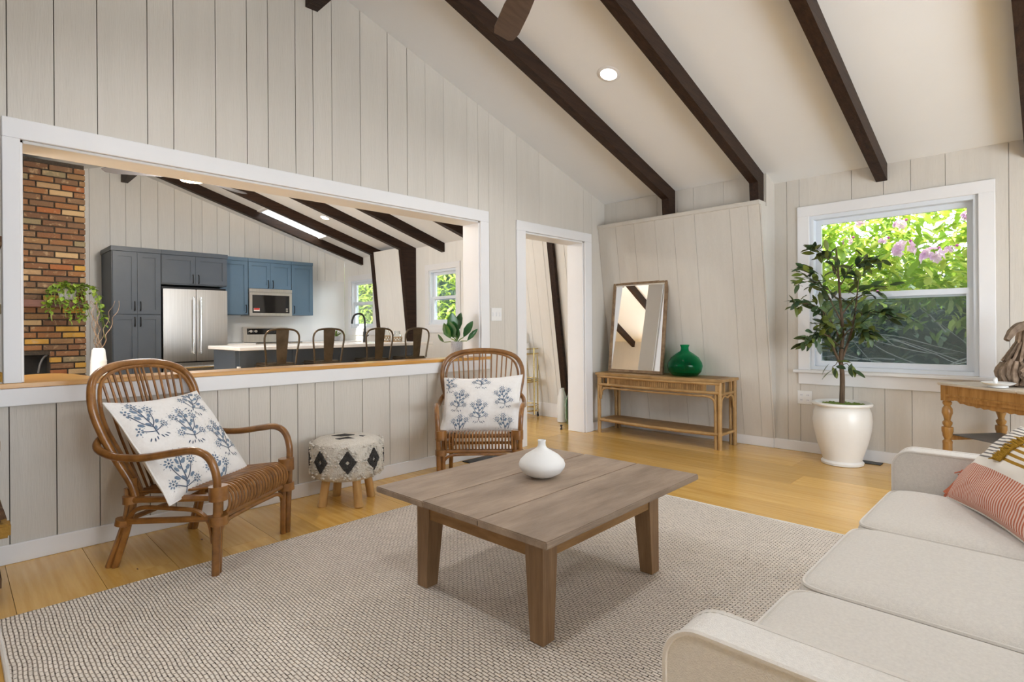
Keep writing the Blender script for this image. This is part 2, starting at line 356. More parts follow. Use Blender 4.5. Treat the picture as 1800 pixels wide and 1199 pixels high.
B().hexa([sp(SKY[0], SKY[2], .17), sp(SKY[1], SKY[2], .17), sp(SKY[1], SKY[3], .17), sp(SKY[0], SKY[3], .17), sp(SKY[0], SKY[2], .18), sp(SKY[1], SKY[2], .18), sp(SKY[1], SKY[3], .18), sp(SKY[0], SKY[3], .18)]).build('pane', mPANE, sk)

# partition wall with pass-through and doorway ------------------------
PT = (.245, 3.268, .845, 2.052); DO = (3.834, 4.756, 0, 2.03)
wl = thing('wall_left', 'beige vertical plank gable wall with the pass-through and doorway', 'wall', kind='structure')
def gable(bb, y0, y1, x0, x1, holes):
    for a, b, p, q in rects(x0, x1, 0, 2.3, holes): bb.box(a, b, y0, y1, p, q)
    poly = [(x0, y0, 2.3), (x1, y0, 2.3), (x1, y0, zc(x1))]+([(RX, y0, zc(RX))] if x0 < RX < x1 else [])+[(x0, y0, zc(x0))]
    bb.prism(poly, (0, y1-y0, 0))
    return bb
gable(B(), D1+.016, DB-.01, XL, EX, [PT, DO]).build('wall_core', mGAP, wl)
gable(B(), DB-.01, DB, XL, EX, [PT, DO]).build('kitchen_side', mKPLANK, wl)
sx = [XL, -1.4, -1.2, -.95, -.75, -.5, -.3, -.1, .03, .206, .383, .56, .786, .914, 1.137, 1.318, 1.448, 1.627, 1.749, 1.886, 2.108, 2.338, 2.513, 2.687, 2.872, 3.125, 3.25, 3.379, 3.563, 3.735, 4.046, 4.421, 4.755, 4.9, EX]
planks(wl, sx, 0, lambda x: zc(x)-.001, [PT, DO], lambda s, z, d: (s, D1-d, z), mPLANK, lambda s: .0042 if s < 2.6 else .0022)
t1 = thing('trim_1', 'wide white casing framing the kitchen pass-through', 'trim', kind='structure')
def tb(x0, x1, y0, y1, z0, z1, par, name, mat=mTRIM): return B().box(x0, x1, y0, y1, z0, z1).bevel(.003, 1).build(name, mat, par)
tb(.185, .252, D1-.02, D1-.001, .8675, 2.05, t1, 'casing'); tb(3.262, 3.361, D1-.02, D1-.001, .8675, 2.05, t1, 'casing'); tb(.185, 3.361, D1-.02, D1-.001, 2.05, 2.147, t1, 'casing')
tb(.2455, .262, D1, DB, .8675, 2.04, t1, 'jamb'); tb(3.252, 3.2675, D1, DB, .8675, 2.04, t1, 'jamb'); tb(.262, 3.252, D1, DB, 2.036, 2.0515, t1, 'jamb')
tb(.165, 3.36, D1-.018, D1-.001, .756, .842, t1, 'apron')
lg = B(); pts = [(.16, D1-.021), (3.383, D1-.021), (3.383, D1-.002), (3.25, D1-.002), (3.25, 3.80), (.62, 3.80), (.55, 3.84), (.535, 3.95), (.515, 4.08), (.475, 4.21), (.42, 4.27), (.36, 4.27), (.2645, 4.20), (.2645, D1-.002), (.16, D1-.002)]
lg.prism([(x, y, .8425) for x, y in pts], (0, 0, .0245)); lg.bevel(.002, 1)
tag(lg.build('ledge_board', mLEDGE), 'honey pine ledge board along the bottom of the pass-through', 'ledge')
t2 = thing('trim_2', 'white casing and deep jamb of the doorway to the hall', 'trim', kind='structure')
tb(3.715, 3.836, D1-.02, D1-.001, 0, 2.03, t2, 'casing'); tb(4.754, 4.873, D1-.02, D1-.001, 0, 2.03, t2, 'casing'); tb(3.715, 4.873, D1-.02, D1-.001, 2.03, 2.122, t2, 'casing')
tb(3.834, 3.85, D1, DB, 0, 2.02, t2, 'jamb'); tb(4.735, 4.7555, D1, DB, 0, 2.02, t2, 'jamb'); tb(3.85, 4.735, D1, DB, 2.012, 2.0295, t2, 'jamb')
bl = thing('baseboard_left', 'white baseboard along the plank partition wall', 'baseboard', kind='structure')
tb(.15, 3.714, D1-.014, D1-.0005, 0, .092, bl, 'board'); tb(4.874, 5.31, D1-.014, D1-.0005, 0, .092, bl, 'board')

# right (exterior) wall ---------------------------------------------------
LW = (.418, 1.568, .735, 2.08); K1 = (8.71, 9.49, 1.14, 2.02); K2 = (6.40, 7.08, 1.18, 2.03)
wr = thing('wall_right', 'beige vertical plank outer wall with the garden window', 'wall', kind='structure')
cb = B()
for a, b, p, q in rects(YB, YF, 0, zc(EX), [LW, K1, K2]): cb.box(EX+.016, EX+.15, a, b, p, q)
cb.build('wall_core', mGAP, wr)
planks(wr, [YB, -2.3, -2.0, -1.72, -1.4, -1.1, -.8, -.45, -.1, .253, .614, .831, 1.013, 1.239, 1.648, 1.753, 1.87], 0, lambda s: zc(EX), [LW], lambda s, z, d: (EX-d, s, z), mPLANK, lambda s: .003)
planks(wr, [DB+.2*i for i in range(29)]+[YF], 0, lambda s: zc(EX), [K1, K2], lambda s, z, d: (EX-d, s, z), mKPLANK, lambda s: .0012, name='kitchen_plank')
br_ = thing('baseboard_right', 'white baseboard along the outer wall', 'baseboard', kind='structure')
tb(EX-.016, EX-.001, YB, 1.872, 0, .09, br_, 'board'); tb(EX-.024, EX-.001, 1.873, D1-.015, 0, .09, br_, 'board')
# leaning bump-out panel hiding the tapered posts, both sides of the partition
SL = .1432
def bump(nm, y0, y1, seams, zt, mat, gap, cap, lab, SL=.1432, x0=.012):
    w = thing(nm, lab, 'wall', kind='structure')
    def fm(s, z, d): return (EX-x0-SL*z-d, s, z)
    cc = B(); e = .016
    cc.prism([(fm(0, 0, -e)[0], y0+.002, 0), (fm(0, zt, -e)[0], y0+.002, zt), (EX-.0005, y0+.002, zt), (EX-.0005, y0+.002, 0)], (0, y1-y0-.004, 0)); cc.build('panel_core', mGAP if mat is mPLANK else mKGAP, w)
    planks(w, seams, .09, lambda s: zt, [], fm, mat, gap)
    return w
bp = bump('wall_bumpout', 1.872, D1-.003, [1.872, 1.973, 2.14, 2.481, 2.70, 2.905, 3.15, 3.372, D1-.003], 2.19, mPLANK, lambda s: .0022, True, 'beige plank panel leaning inward below the rafters beside the doorway')
tb(4.992, 5.14, 1.866, D1-.001, 2.19, 2.228, bp, 'cap_ledge', mPLANK)
cc = B(); zt = zc(5.14); cc.prism([(5.156, 1.88, 2.228), (5.156, D1-.001, 2.228), (5.156, D1-.001, zt-.002), (5.156, 1.88, zt-.002)], (.17, 0, 0)); cc.build('upper_core', mGAP, bp)
planks(bp, [1.872, 2.0, 2.25, 2.55, 2.72, 2.95, 3.2, 3.45, D1-.001], 2.228, lambda s: zc(5.14)-.001, [], lambda s, z, d: (5.14-d, s, z), mPLANK, lambda s: .002)
cc = B(); cc.prism([(EX-.014-SL*2.19, 1.8705, 2.1895), (EX-.014-SL*.09, 1.8705, .0905), (EX-.0005, 1.8705, .0905), (EX-.0005, 1.8705, zc(EX)), (5.139, 1.8705, zc(5.139)), (5.139, 1.8705, 2.1895)], (0, -.012, 0)); cc.build('end_board', mPLANK, bp)
hb = bump('wall_hall', DB+.003, 5.75, [DB+.003]+[DB+.12+.16*i for i in range(11)]+[5.75], 2.3, mKPLANK, lambda s: .004, False, 'pale leaning plank panel in the hall behind the bar cart')
tb(EX-.045, EX-.03, DB+.003, 5.75, 0, .17, hb, 'baseboard')
# far kitchen wall, unseen walls
wf = thing('wall_far', 'white plank gable wall behind the kitchen cabinets', 'wall', kind='structure')
gable(B(), YF+.014, YF+.2, XL, EX, []).build('wall_core', mKGAP, wf)
ks = [XL]; 
while ks[-1] < 5.1: ks.append(ks[-1]+random.choice((.19, .24, .15, .22)))
planks(wf, ks+[EX], 0, lambda x: zc(x)-.001, [], lambda s, z, d: (s, YF-d, z), mKPLANK, lambda s: .005)
B().box(3.02, EX-.01, YF-.012, YF-.0045, .91, 2.02).build('backsplash', mTILE, wf)
HB = (.3, 4.0, .2, 2.1); HK = (4.6, 6.8, .6, 2.1)  # unseen openings added to bring daylight into living room and kitchen
cc = gable(B(), YB-.15, YB, XL, EX, [HB]); struct('wall_back', cc.mesh('wall_back', mPLANK), 'beige wall with a wide opening added for daylight behind the viewer', 'wall')
cc = B()
for a, b, p, q in rects(YB, YF, 0, zc(XL), [HK]): cc.box(XL-.15, XL, a, b, p, q)
struct('wall_side', cc.mesh('wall_side', mPLANK), 'beige low side wall with an unseen opening added to light the kitchen', 'wall')
portal((XL-.17, 5.7, 1.35), (0, -PI/2, 0), 1.5, 2.2)

# windows -------------------------------------------------------------------
def window(nm, lab, H, cw, sillx, zmeet, screen):
    y0, y1, z0, z1 = H
    w = thing(nm, lab, 'window', kind='structure')
    tb(EX-.02, EX-.003, y0-cw, y0+.004, z0-.005, z1, w, 'casing'); tb(EX-.02, EX-.003, y1-.004, y1+cw, z0-.005, z1, w, 'casing'); tb(EX-.02, EX-.003, y0-cw, y1+cw, z1-.001, z1+cw, w, 'casing')
    tb(EX-.05, EX+.06, y0-cw-.035, y1+cw+.035, z0-.03, z0-.005, w, 'sill') if sillx else tb(EX-.02, EX+.05, y0-cw, y1+cw, z0-.03, z0-.005, w, 'sill')
    tb(EX-.018, EX-.003, y0-cw, y1+cw, z0-.03-cw-.01, z0-.031, w, 'apron')
    fx0 = EX+.002
    def ring(n, x0, x1, a, b, c, d, t, par, m=mVINYL):
        bb = B(); bb.box(x0, x1, a, a+t, c, d); bb.box(x0, x1, b-t, b, c, d); bb.box(x0, x1, a+t, b-t, d-t, d); bb.box(x0, x1, a+t, b-t, c, c+t); return bb.build(n, m, par)
    ring('frame', fx0, EX+.13, y0, y1, z0-.004, z1, .034, w)
    a, b = y0+.0345, y1-.0345
    s1 = ring('lower_sash', EX+.035, EX+.065, a, b, z0+.031, zmeet+.03, .045, w); B().box(EX+.048, EX+.052, a+.045, b-.045, z0+.076, zmeet-.015).build('pane', mPANE, s1)
    s2 = ring('upper_sash', EX+.07, EX+.10, a, b, zmeet-.03, z1-.0345, .042, w); B().box(EX+.083, EX+.087, a+.042, b-.042, zmeet+.012, z1-.0765).build('pane', mPANE, s2)
    if screen: B().box(EX+.108, EX+.110, a+.01, b-.01, z0+.035, zmeet-.005).build('insect_screen', mSCREEN, w)
    B().box(EX+.02, EX+.035, (a+b)/2-.03, (a+b)/2+.03, zmeet+.0, zmeet+.012).build('sash_lock', mVINYL, w)
window('window_1', 'large white double-hung window facing the rhododendron', LW, .092, True, 1.365, True)
window('window_2', 'small white kitchen window partly behind a dark post', K1, .09, False, 1.59, False)
window('window_3', 'small white kitchen window above the leafy ledge plant', K2, .09, False, 1.59, False)
# rafters ---------------------------------------------------------------------
def rafter(y, x1, lab, leg=None, w=.078, d=.137):
    p = [(RX+.095, y, zc(RX+.095)-.0005), (x1, y, zc(x1)-.0005)]
    if leg: p += [(x1, y, leg[1]), (leg[0], y, leg[1]), (leg[0]-.012, y, zc(leg[0]-.012)-d)]
    else: p += [(x1, y, zc(x1)-d)]
    p += [(RX+.095, y, zc(RX+.095)-d)]
    return tag(B().prism(p, (0, w, 0)).build('rafter', mBEAM), lab, 'beam', 'dark roof rafters')
for y, x1, lg_, lab in ((2.745, 5.1385, (5.02, 2.229), 'dark brown rafter beside the partition wall, behind the fan blade'), (1.882, 5.1385, (5.02, 2.229), 'dark brown rafter ending at the right end of the leaning panel'), (.984, EX-.003, None, 'dark brown rafter ending above the garden window'), (.088, EX-.003, None, 'dark brown rafter cut by the right edge of the picture'), (-.81, EX-.003, None, 'dark brown rafter just behind the viewer'), (-1.7, EX-.003, None, 'dark brown rafter farthest behind the viewer'),
    (4.98, EX-.003, None, 'dark brown kitchen rafter nearest the partition'), (5.83, EX-.003, None, 'dark brown kitchen rafter at the right end of the pass-through'), (6.68, EX-.003, None, 'dark brown kitchen rafter above the window by the ledge plant'), (9.05, EX-.003, None, 'dark brown kitchen rafter against the far gable wall')):
    rafter(y, x1, lab, lg_)
for y, lab in ((7.42, 'dark brown kitchen rafter bending into the thick tapered post'), (8.27, 'dark brown kitchen rafter bending into the slim post by the far window')):
    x1 = EX-.003; d = .137; w = .078
    p = [(RX+.095, y, zc(RX+.095)-.0005), (x1, y, zc(x1)-.0005), (x1, y, .001), (x1-.05, y, .001), (x1-.285, y, zc(x1-.285)-d), (RX+.095, y, zc(RX+.095)-d)]
    tag(B().prism(p, (0, w, 0)).build('rafter', mBEAM), lab, 'beam', 'dark roof rafters')
for i, y in enumerate((-1.7, -.81, .088, .984, 1.882, 2.745, 4.98, 6.2, 7.42)):
    x0 = XL+.001; p = [(RX-.095, y, zc(RX-.095)-.0005), (x0, y, zc(x0)-.0005), (x0, y, zc(x0)-.137), (RX-.095, y, zc(RX-.095)-.137)]
    tag(B().prism(p, (0, .078, 0)).build('rafter', mBEAM), 'dark brown rafter on the left roof slope, number %s from the viewer end' % ('first second third fourth fifth sixth seventh eighth ninth tenth'.split()[i]), 'beam', 'dark roof rafters')
for y0, y1, xr, lab in ((YB+.001, D1-.001, 1.742, 'dark brown ridge beam of the living room'), (DB+.001, YF-.001, 1.828, 'grey brown ridge beam of the kitchen')):
    tag(B().box(xr-.043, xr+.043, y0, y1, 3.285, min(zc(xr-.043), zc(xr+.043))-.0005).build('ridge_beam', mBEAM), lab, 'beam')
kp = bump('wall_pier', 7.5, 8.268, [7.5, 7.65, 7.84, 8.02, 8.268], 2.415, mKPLANK, lambda s: .001, False, 'pale leaning plank panel between the two dark kitchen posts', .097, .032)
# slanted post in the hall
p0 = Vector((EX-.03-.03, 4.24, 0)); q = []
B_ = B(); B_.hexa([(EX-.075, 4.22, .001), (EX-.031, 4.22, .001), (EX-.031, 4.30, .001), (EX-.075, 4.30, .001), (EX-.075-SL*2.35, 4.22, 2.35), (EX-.03-SL*2.35, 4.22, 2.35), (EX-.03-SL*2.35, 4.30, 2.35), (EX-.075-SL*2.35, 4.30, 2.35)])
tag(B_.build('leaning_post', mBEAM), 'dark brown leaning post in the hall seen through the doorway', 'post')

# brickwork --------------------------------------------------------------------
def brick_face(parent, x0, x1, yf, z0, z1, hole=None, L=.200, H=.0545, J=.014, depth=.09):
    row = 0; z = z0; shared = {}
    while z+H <= z1+.02:
        off = (0, .5, .22, .72)[row % 4]*(L+J); x = x0-off
        while x < x1-.005:
            a, b = max(x, x0), min(x+L, x1)
            if b-a > .03:
                segs = [(a, b)]
                if hole and z+H > hole[2] and z < hole[3]: segs = [s for s in ((a, min(b, hole[0])), (max(a, hole[1]), b)) if s[1]-s[0] > .02]
                for s in segs:
                    w = round(s[1]-s[0], 3)
                    if w not in shared: shared[w] = B().box(-w/2, w/2, 0, depth, 0, H).bevel(.004, 1).mesh('brick', mBRICK)
                    link('brick', shared[w], parent, loc=((s[0]+s[1])/2, yf+random.uniform(-.004, .004), z), rot=(random.uniform(-.01, .01), random.uniform(-.006, .006), random.uniform(-.01, .01)))
            x += L+J
        z += H+J; row += 1
ch = thing('brick_chimney', 'tall chimney breast of mottled old brick with firebox in the kitchen', 'fireplace', (0, 0, 0))
cc = B(); Y0 = 7.9
for a, b, p, q in rects(.2, 1.10, 0, 3.0, [(.2, .79, .38, .86)]): cc.box(a, b, Y0+.014, YF-.02, p, q)
cc.build('mortar_core', mMORTAR, ch)
B().box(.201, .789, Y0+.3, Y0+.31, .381, .859).build('firebox', mFIREB, ch)
brick_face(ch, .2, 1.108, Y0, .02, 2.97, (.19, .79, .375, .865))
r_ = B(); 
for j in range(42):
    r_.box(1.098, 1.106, Y0+.02+ (0 if j % 2 else .1), Y0+.3, .02+j*.0685, .077+j*.0685)
r_.build('brick_returns', mBRICK, ch)['kind'] = 'stuff'
B().box(.28, 1.102, Y0-.17, Y0-.005, 1.375, 1.455).bevel(.006, 1).build('mantel', mMANTEL, ch)
B().tube(spline([(.70, Y0+.12, .66), (.715, Y0+.1, .76), (.745, Y0+.09, .83), (.775, Y0+.09, .855)]), .010).build('damper_arm', mDARKBOX, ch)
B().box(.2, 1.35, 7.25, 7.893, .001, .34).bevel(.01, 1).build('hearth', mMORTAR, ch)
lc = thing('brick_fireplace', 'rough brick fireplace edge at the left border of the picture', 'fireplace')
B().box(-.6, .122, 3.06, 3.565, .001, 2.0).build('mortar_core', mMORTAR, lc)
z = .004; j = 0; shm = {}
while z < 1.95:
    sh = ((0, .012, -.008, .004)[j % 4])+random.uniform(-.006, .006)
    if .22 < z < .33: sh += .036
    for k, (y0, y1) in enumerate(((3.03, 3.24), (3.25, 3.46), (3.47, 3.56)) if j % 2 else ((3.03, 3.14), (3.15, 3.36), (3.37, 3.56))):
        w = round(y1-y0, 2)
        if w not in shm: shm[w] = B().box(-.10, 0, -w/2, w/2, 0, .057).bevel(.009, 2).mesh('brick', mBRICK)
        link('brick', shm[w], lc, loc=(.138+sh+random.uniform(-.004, .004), (y0+y1)/2, z), rot=(random.uniform(-.03, .03), random.uniform(-.03, .03), random.uniform(-.02, .02)))
    for x0 in (-.28, -.07):
        if 'f' not in shm: shm['f'] = B().box(-.1, .1, 0, .09, 0, .057).bevel(.009, 2).mesh('brick', mBRICK)
        link('brick', shm['f'], lc, loc=(x0-(.1 if j % 2 else 0), 3.03+random.uniform(-.008, .008), z), rot=(0, random.uniform(-.02, .02), 0))
    z += .069; j += 1

# ceiling lights -------------------------------------------------------------
def downlight(x, y, lab, power=28, col=(.97, .97, 1)):
    n = Vector((.3115 if x > RX else -.3115, 0, 1)).normalized(); rot = n.to_track_quat('Z', 'Y').to_euler()
    t = thing('recessed_light', lab, 'light', (x, y, zc(x)), group='recessed ceiling lights'); t.rotation_euler = rot
    B().lathe([(.062, -.006), (.085, -.004), (.088, -.001), (.062, -.001), (.062, -.006)], 28, caps=False).build('trim_ring', mTRIM, t)
    B().lathe([(.0615, -.005), (.0615, -.002)], 28).build('lens', mLAMP, t)
    d = bpy.data.lights.new('lamp', 'SPOT'); d.energy = power; d.color = col; d.shadow_soft_size = .06; d.spot_size = 2.6; d.spot_blend = .6
    o = bpy.data.objects.new('lamp', d); COL.objects.link(o); o.parent = t; o.location = (0, 0, -.02)
downlight(3.467, 2.383, 'round recessed light glowing between the two rafters near the fan'); downlight(3.467, .53, 'added round recessed light above the sofa, out of the picture', 30); downlight(3.467, -1.25, 'added unseen recessed light behind the viewer on the window side', 34)  # first lamp is in view; the other two are added, unseen fill
downlight(.25, 2.383, 'added unseen recessed light on the left slope near the partition', 34); downlight(.25, .53, 'added unseen recessed light on the left slope above the viewer', 34); downlight(.25, -1.25, 'added unseen recessed light on the left slope behind the viewer', 34)  # left slope lamps are unseen, added to brighten the room
downlight(4.05, 7.98, 'small recessed light in the kitchen beside the skylight', 40); downlight(3.0, 5.45, 'added unseen recessed light in the kitchen above the stools', 50); downlight(.6, 5.5, 'added unseen recessed light on the left kitchen slope by the chimney', 45)  # skylight lamp is in view; the other two are added for kitchen brightness

# ------------------------------------------------------------------ rug
rug = thing('area_rug', 'large cream woven rug with dark flecks under the coffee table', 'rug')
RX0, RX1, RY0, RY1 = .135, 3.30, .28, 2.893
rb = B(); rb.sm = True; nx, ny = 72, 60; G = []
for i in range(nx+1):
    row = []
    for j in range(ny+1):
        u, v = i/nx, j/ny; x = lerp(RX0, RX1, u); y = lerp(RY0, RY1, v)
        e = max(0, 1-min(u, 1-u)*14); x += .012*noise.noise((0, y*1.7, 3))*e
        e2 = max(0, 1-min(v, 1-v)*14); y += .010*noise.noise((x*1.4, 0, 7))*e2
        z = .0125+.0035*noise.noise((x*2.3, y*2.3, 1)); row.append(rb.bm.verts.new((x, y, z)))
    G.append(row)
for i in range(nx):
    for j in range(ny): rb.bm.faces.new((G[i][j], G[i+1][j], G[i+1][j+1], G[i][j+1]))
edge = [G[i][0] for i in range(nx+1)]+[G[nx][j] for j in range(1, ny+1)]+[G[i][ny] for i in range(nx-1, -1, -1)]+[G[0][j] for j in range(ny-1, 0, -1)]
low = [rb.bm.verts.new((v.co.x, v.co.y, .0008)) for v in edge]; n = len(edge)
for k in range(n): rb.bm.faces.new((edge[k], low[k], low[(k+1) % n], edge[(k+1) % n]))
ec = [v.co.copy() for v in edge]
rb.build('woven_field', mRUG, rug)
for xs in (0, 1):
    P = [Vector((RX0-.006 if xs == 0 else RX1+.006, lerp(RY0, RY1, k/40)+0, .0085)) for k in range(41)]
    for p in P: p.x += .012*noise.noise((0, p.y*1.7, 3))
    B().tube([Vector((p.x, p.y, p.z)) for p in P], .0078, 8).build('bound_edge', mPIPE, rug)
for ys in (0, 1):
    for k in range(1):
        P = [Vector((lerp(RX0, RX1, k/50), RY0 if ys == 0 else RY1, .008)) for k in range(51)]
        for p in P: p.y += .010*noise.noise((p.x*1.4, 0, 7))
        B().tube(P, .0072, 6).build('selvedge', mRUG, rug)

# ------------------------------------------------------------------ coffee table
mAPRON = M('golden_pine_apron', (.26, .135, .045), .5, c2=(.36, .20, .075), sc=(3, 3, 12), ns=2.5, bump=.15)
ct = thing('coffee_table', 'weathered three-board wooden coffee table on the rug', 'table', (0, 0, 0))
_c = Vector((1.82, 1.61, 0)); ct.rotation_euler = (0, 0, math.radians(1.6)); ct.location = _c-Matrix.Rotation(math.radians(1.6), 3, 'Z') @ _c
for k, (y0, y1) in enumerate(((1.150, 1.4615), (1.4625, 1.7735), (1.7745, 2.085))):
    B().box(1.285+.003*(k == 1), 2.365-.004*(k == 2), y0, y1, .424, .4495-.0006*k).bevel(.0035, 2).build('top_board', mWEATH, ct)
RZ = .0135
for x0, sx_ in ((1.425, 1), (2.240, -1)):
    for y0, sy_ in ((1.283, 1), (1.985, -1)):
        t, b = .080, .060; P = []
        for z, s in ((RZ+.002, b), (.305, t), ):
            P += [(x0, y0, z), (x0+sx_*s, y0, z), (x0+sx_*s, y0+sy_*s, z), (x0, y0+sy_*s, z)]
        B().hexa(P).box(min(x0, x0+sx_*t), max(x0, x0+sx_*t), min(y0, y0+sy_*t), max(y0, y0+sy_*t), .305, .4235).build('leg', mWEATHY, ct)
for a in ((1.507, 2.158, 1.288, 1.310), (1.507, 2.158, 1.958, 1.980)): B().box(a[0], a[1], a[2], a[3], .310, .4235).build('apron', mAPRON, ct)
for a in ((1.430, 1.452, 1.365, 1.903), (2.213, 2.235, 1.365, 1.903)): B().box(a[0], a[1], a[2], a[3], .310, .4235).build('apron', mAPRON, ct)
B().prism([(2.241, 1.38, .4235), (2.335, 1.38, .4235), (2.325, 1.38, .408), (2.241, 1.38, .352)], (0, .035, 0)).build('bracket', mWEATHY, ct)
vs = B(); vs.lathe([(.030, 0), (.050, .004), (.085, .022), (.101, .045), (.104, .058), (.098, .075), (.075, .098), (.045, .116), (.025, .128), (.018, .139), (.0165, .152), (.0185, .164), (.0165, .165), (.014, .150), (.010, .12)], 48, (1.862, 1.652, .4502))
tag(vs.build('onion_vase', mCERAMM), 'squat white onion-shaped vase on the coffee table', 'vase')

# ------------------------------------------------------------------ rattan armchairs
def build_chair(label, loc, rz):
    c = thing('rattan_armchair', label, 'chair', loc, rz, 'rattan armchairs')
    half = [(.232, .175, .30), (.245, .20, .40), (.285, .262, .55), (.322, .305, .70), (.322, .332, .81), (.272, .365, .895), (.16, .39, .938), (0, .398, .95)]
    hoop = half+[(-x, y, z) for x, y, z in half[-2::-1]]; H = spline(hoop, 6)
    B().tube(H, .0185, 10).build('back_hoop', mRATTAN, c)
    inner = [(x*.895, y-.012, (z-.02 if z > .6 else z)) for x, y, z in hoop]; I = spline(inner, 6)
    B().tube(I, .009, 8).build('inner_hoop', mRATTAN, c)
    for k in range(13):
        u = (k-6)/6; top = None
        xt = u*.262
        best = min((p for p in I if p.z > .58), key=lambda p: abs(p.x-xt)-(.4*p.z))
        cand = [p for p in I if p.z > .62 and abs(p.x-xt) < .02]
        best = max(cand, key=lambda p: p.z) if cand else best
        xb = u*.19
        B().tube([best, Vector((lerp(best.x, xb, .5), lerp(best.y, .185, .5)+.012, lerp(best.z, .345, .5))), Vector((xb, .185, .345))], .0062, 6).build('spindle', mRATTAN, c)
    for s in (-1, 1):
        arm = [(s*.268, .288, .625), (s*.295, .318, .605), (s*.328, .29, .57), (s*.336, .19, .54), (s*.332, .05, .54), (s*.322, -.09, .562), (s*.312, -.19, .574), (s*.302, -.255, .545), (s*.294, -.287, .47), (s*.289, -.29, .36), (s*.287, -.283, .2), (s*.285, -.275, .0)]
        B().tube(spline(arm, 6), .0175, 10).build('arm', mRATTAN, c)
        B().tube([(s*.252, -.277, .395), (s*.256, -.272, .2), (s*.258, -.268, .0)], .0155, 8).build('front_leg', mRATTAN, c)
        B().tube(spline([(s*.236, .19, .42), (s*.236, .195, .30), (s*.248, .225, .16), (s*.258, .275, .0)]), .0165, 8).build('rear_leg', mRATTAN, c)
        B().tube(spline([(s*.236, .225, .37), (s*.238, .222, .27), (s*.25, .25, .15), (s*.262, .305, .0)]), .0155, 8).build('rear_leg', mRATTAN, c)
        B().tube([(s*.243, .205, .315), (s*.266, -.27, .355)], .016, 8).build('side_rail', mRATTAN, c)
        B().tube([(s*.252, .23, .215), (s*.272, -.27, .262)], .0145, 8).build('side_rail', mRATTAN, c)
        B().tube(spline([(s*.255, .245, .14), (s*.254, .20, .24), (s*.256, .13, .285), (s*.262, -.03, .292), (s*.268, -.17, .288), (s*.272, -.235, .24), (s*.274, -.257, .15)]), .0105, 6).build('brace', mRATTAN, c)
        for a, b in ((.345, .41), (.235, .275)): B().tube([(s*.271, -.283, a), (s*.271, -.281, b)], [.041, .041], 12).build('binding', mRATTAN, c)
        B().tube([(s*.238, .205, .30), (s*.238, .205, .335)], .036, 12).build('binding', mRATTAN, c)
        B().tube([(s*.254, .236, .20), (s*.253, .23, .228)], .034, 12).build('binding', mRATTAN, c)
    B().tube([(-.27, -.273, .262), (.27, -.273, .262)], .0145, 8).build('front_rail', mRATTAN, c)
    B().tube([(-.26, -.24, .362), (.26, -.24, .362)], .015, 8).build('front_rail', mRATTAN, c)
    B().tube([(-.235, .195, .33), (.235, .195, .33)], .015, 8).build('back_rail', mRATTAN, c)
    B().tube([(-.25, .235, .215), (.25, .235, .215)], .0125, 8).build('back_rail', mRATTAN, c)
    B().tube(spline([(-.262, -.272, .10), (-.254, -.272, .18), (-.21, -.272, .228), (-.1, -.272, .238), (.1, -.272, .238), (.21, -.272, .228), (.254, -.272, .18), (.262, -.272, .10)]), .0105, 6).build('brace', mRATTAN, c)
    for k in range(21):
        x = -.232+.464*k/20
        P = spline([(x*.93, .195, .348), (x, .02, .358), (x, -.19, .384), (x, -.255, .39), (x, -.298, .368), (x, -.310, .325), (x, -.298, .288), (x, -.276, .276)], 4)
        B().tube(P, .0066, 6).build('seat_cane', mRATTAN, c)
    return c
CH1 = ((.918, 3.105, .0), math.radians(35)); CH2 = ((2.792, 3.082, 0), math.radians(-44.8)); SC2 = .985
ch1 = build_chair('rattan armchair at the left in front of the pass-through', *CH1); ch1.location.z = .001
ch2 = build_chair('rattan armchair beside the doorway behind the coffee table', *CH2); ch2.location.z = .001; ch2.scale = (SC2,)*3

# pillows -----------------------------------------------------------------------
class Pil:
    def __init__(s, w, h, t, seed, sag=0): s.w, s.h, s.t, s.seed, s.sag = w, h, t, seed, sag
    def p(s, u, v, side=1, off=0):
        x = u*s.w/2*(1-.075*(1-v*v)); y = v*s.h/2*(1-.09*(1-u*u))
        e = max(0, (1-u*u)*(1-v*v)); z = s.t/2*e**.42
        wv = .010*noise.noise((u*1.8, v*1.8, s.seed))+.006*noise.noise((u*4.5, v*4.5, s.seed+5))*min(1, 4*e)
        y -= s.sag*(1-abs(u))*max(0, v)
        return Vector((x, y, side*z+wv+side*off*(1 if e > .02 else .6)))
def pillow(name, label, P, mat, mtx, uv=False):
    n = 36; me = bpy.data.meshes.new(name); vs, fs, uvs = [], [], []
    for side in (1, -1):
        base = len(vs)
        for i in range(n+1):
            for j in range(n+1): vs.append(P.p(-1+2*i/n, -1+2*j/n, side)); uvs.append((i/n, j/n))
        for i in range(n):
            for j in range(n):
                q = [base+i*(n+1)+j, base+(i+1)*(n+1)+j, base+(i+1)*(n+1)+j+1, base+i*(n+1)+j+1]; fs.append(q if side > 0 else q[::-1])
    me.from_pydata(vs, [], fs)
    ul = me.uv_layers.new(name='UVMap')
    for lp in me.loops: ul.data[lp.index].uv = uvs[lp.vertex_index]
    for f in me.polygons: f.use_smooth = True
    me.materials.append(mat); o = bpy.data.objects.new(name, None); COL.objects.link(o); o.matrix_world = mtx
    link('cover', me, o)
    K = 40; ed = [(-1+2*k/K, -1) for k in range(K)]+[(1, -1+2*k/K) for k in range(K)]+[(1-2*k/K, 1) for k in range(K)]+[(-1, 1-2*k/K) for k in range(K)]
    B().tube([P.p(u, v) for u, v in ed], .0035, 6, closed=True).build('seam', mat if not uv else mPIPE, o)
    return tag(o, label, 'pillow')
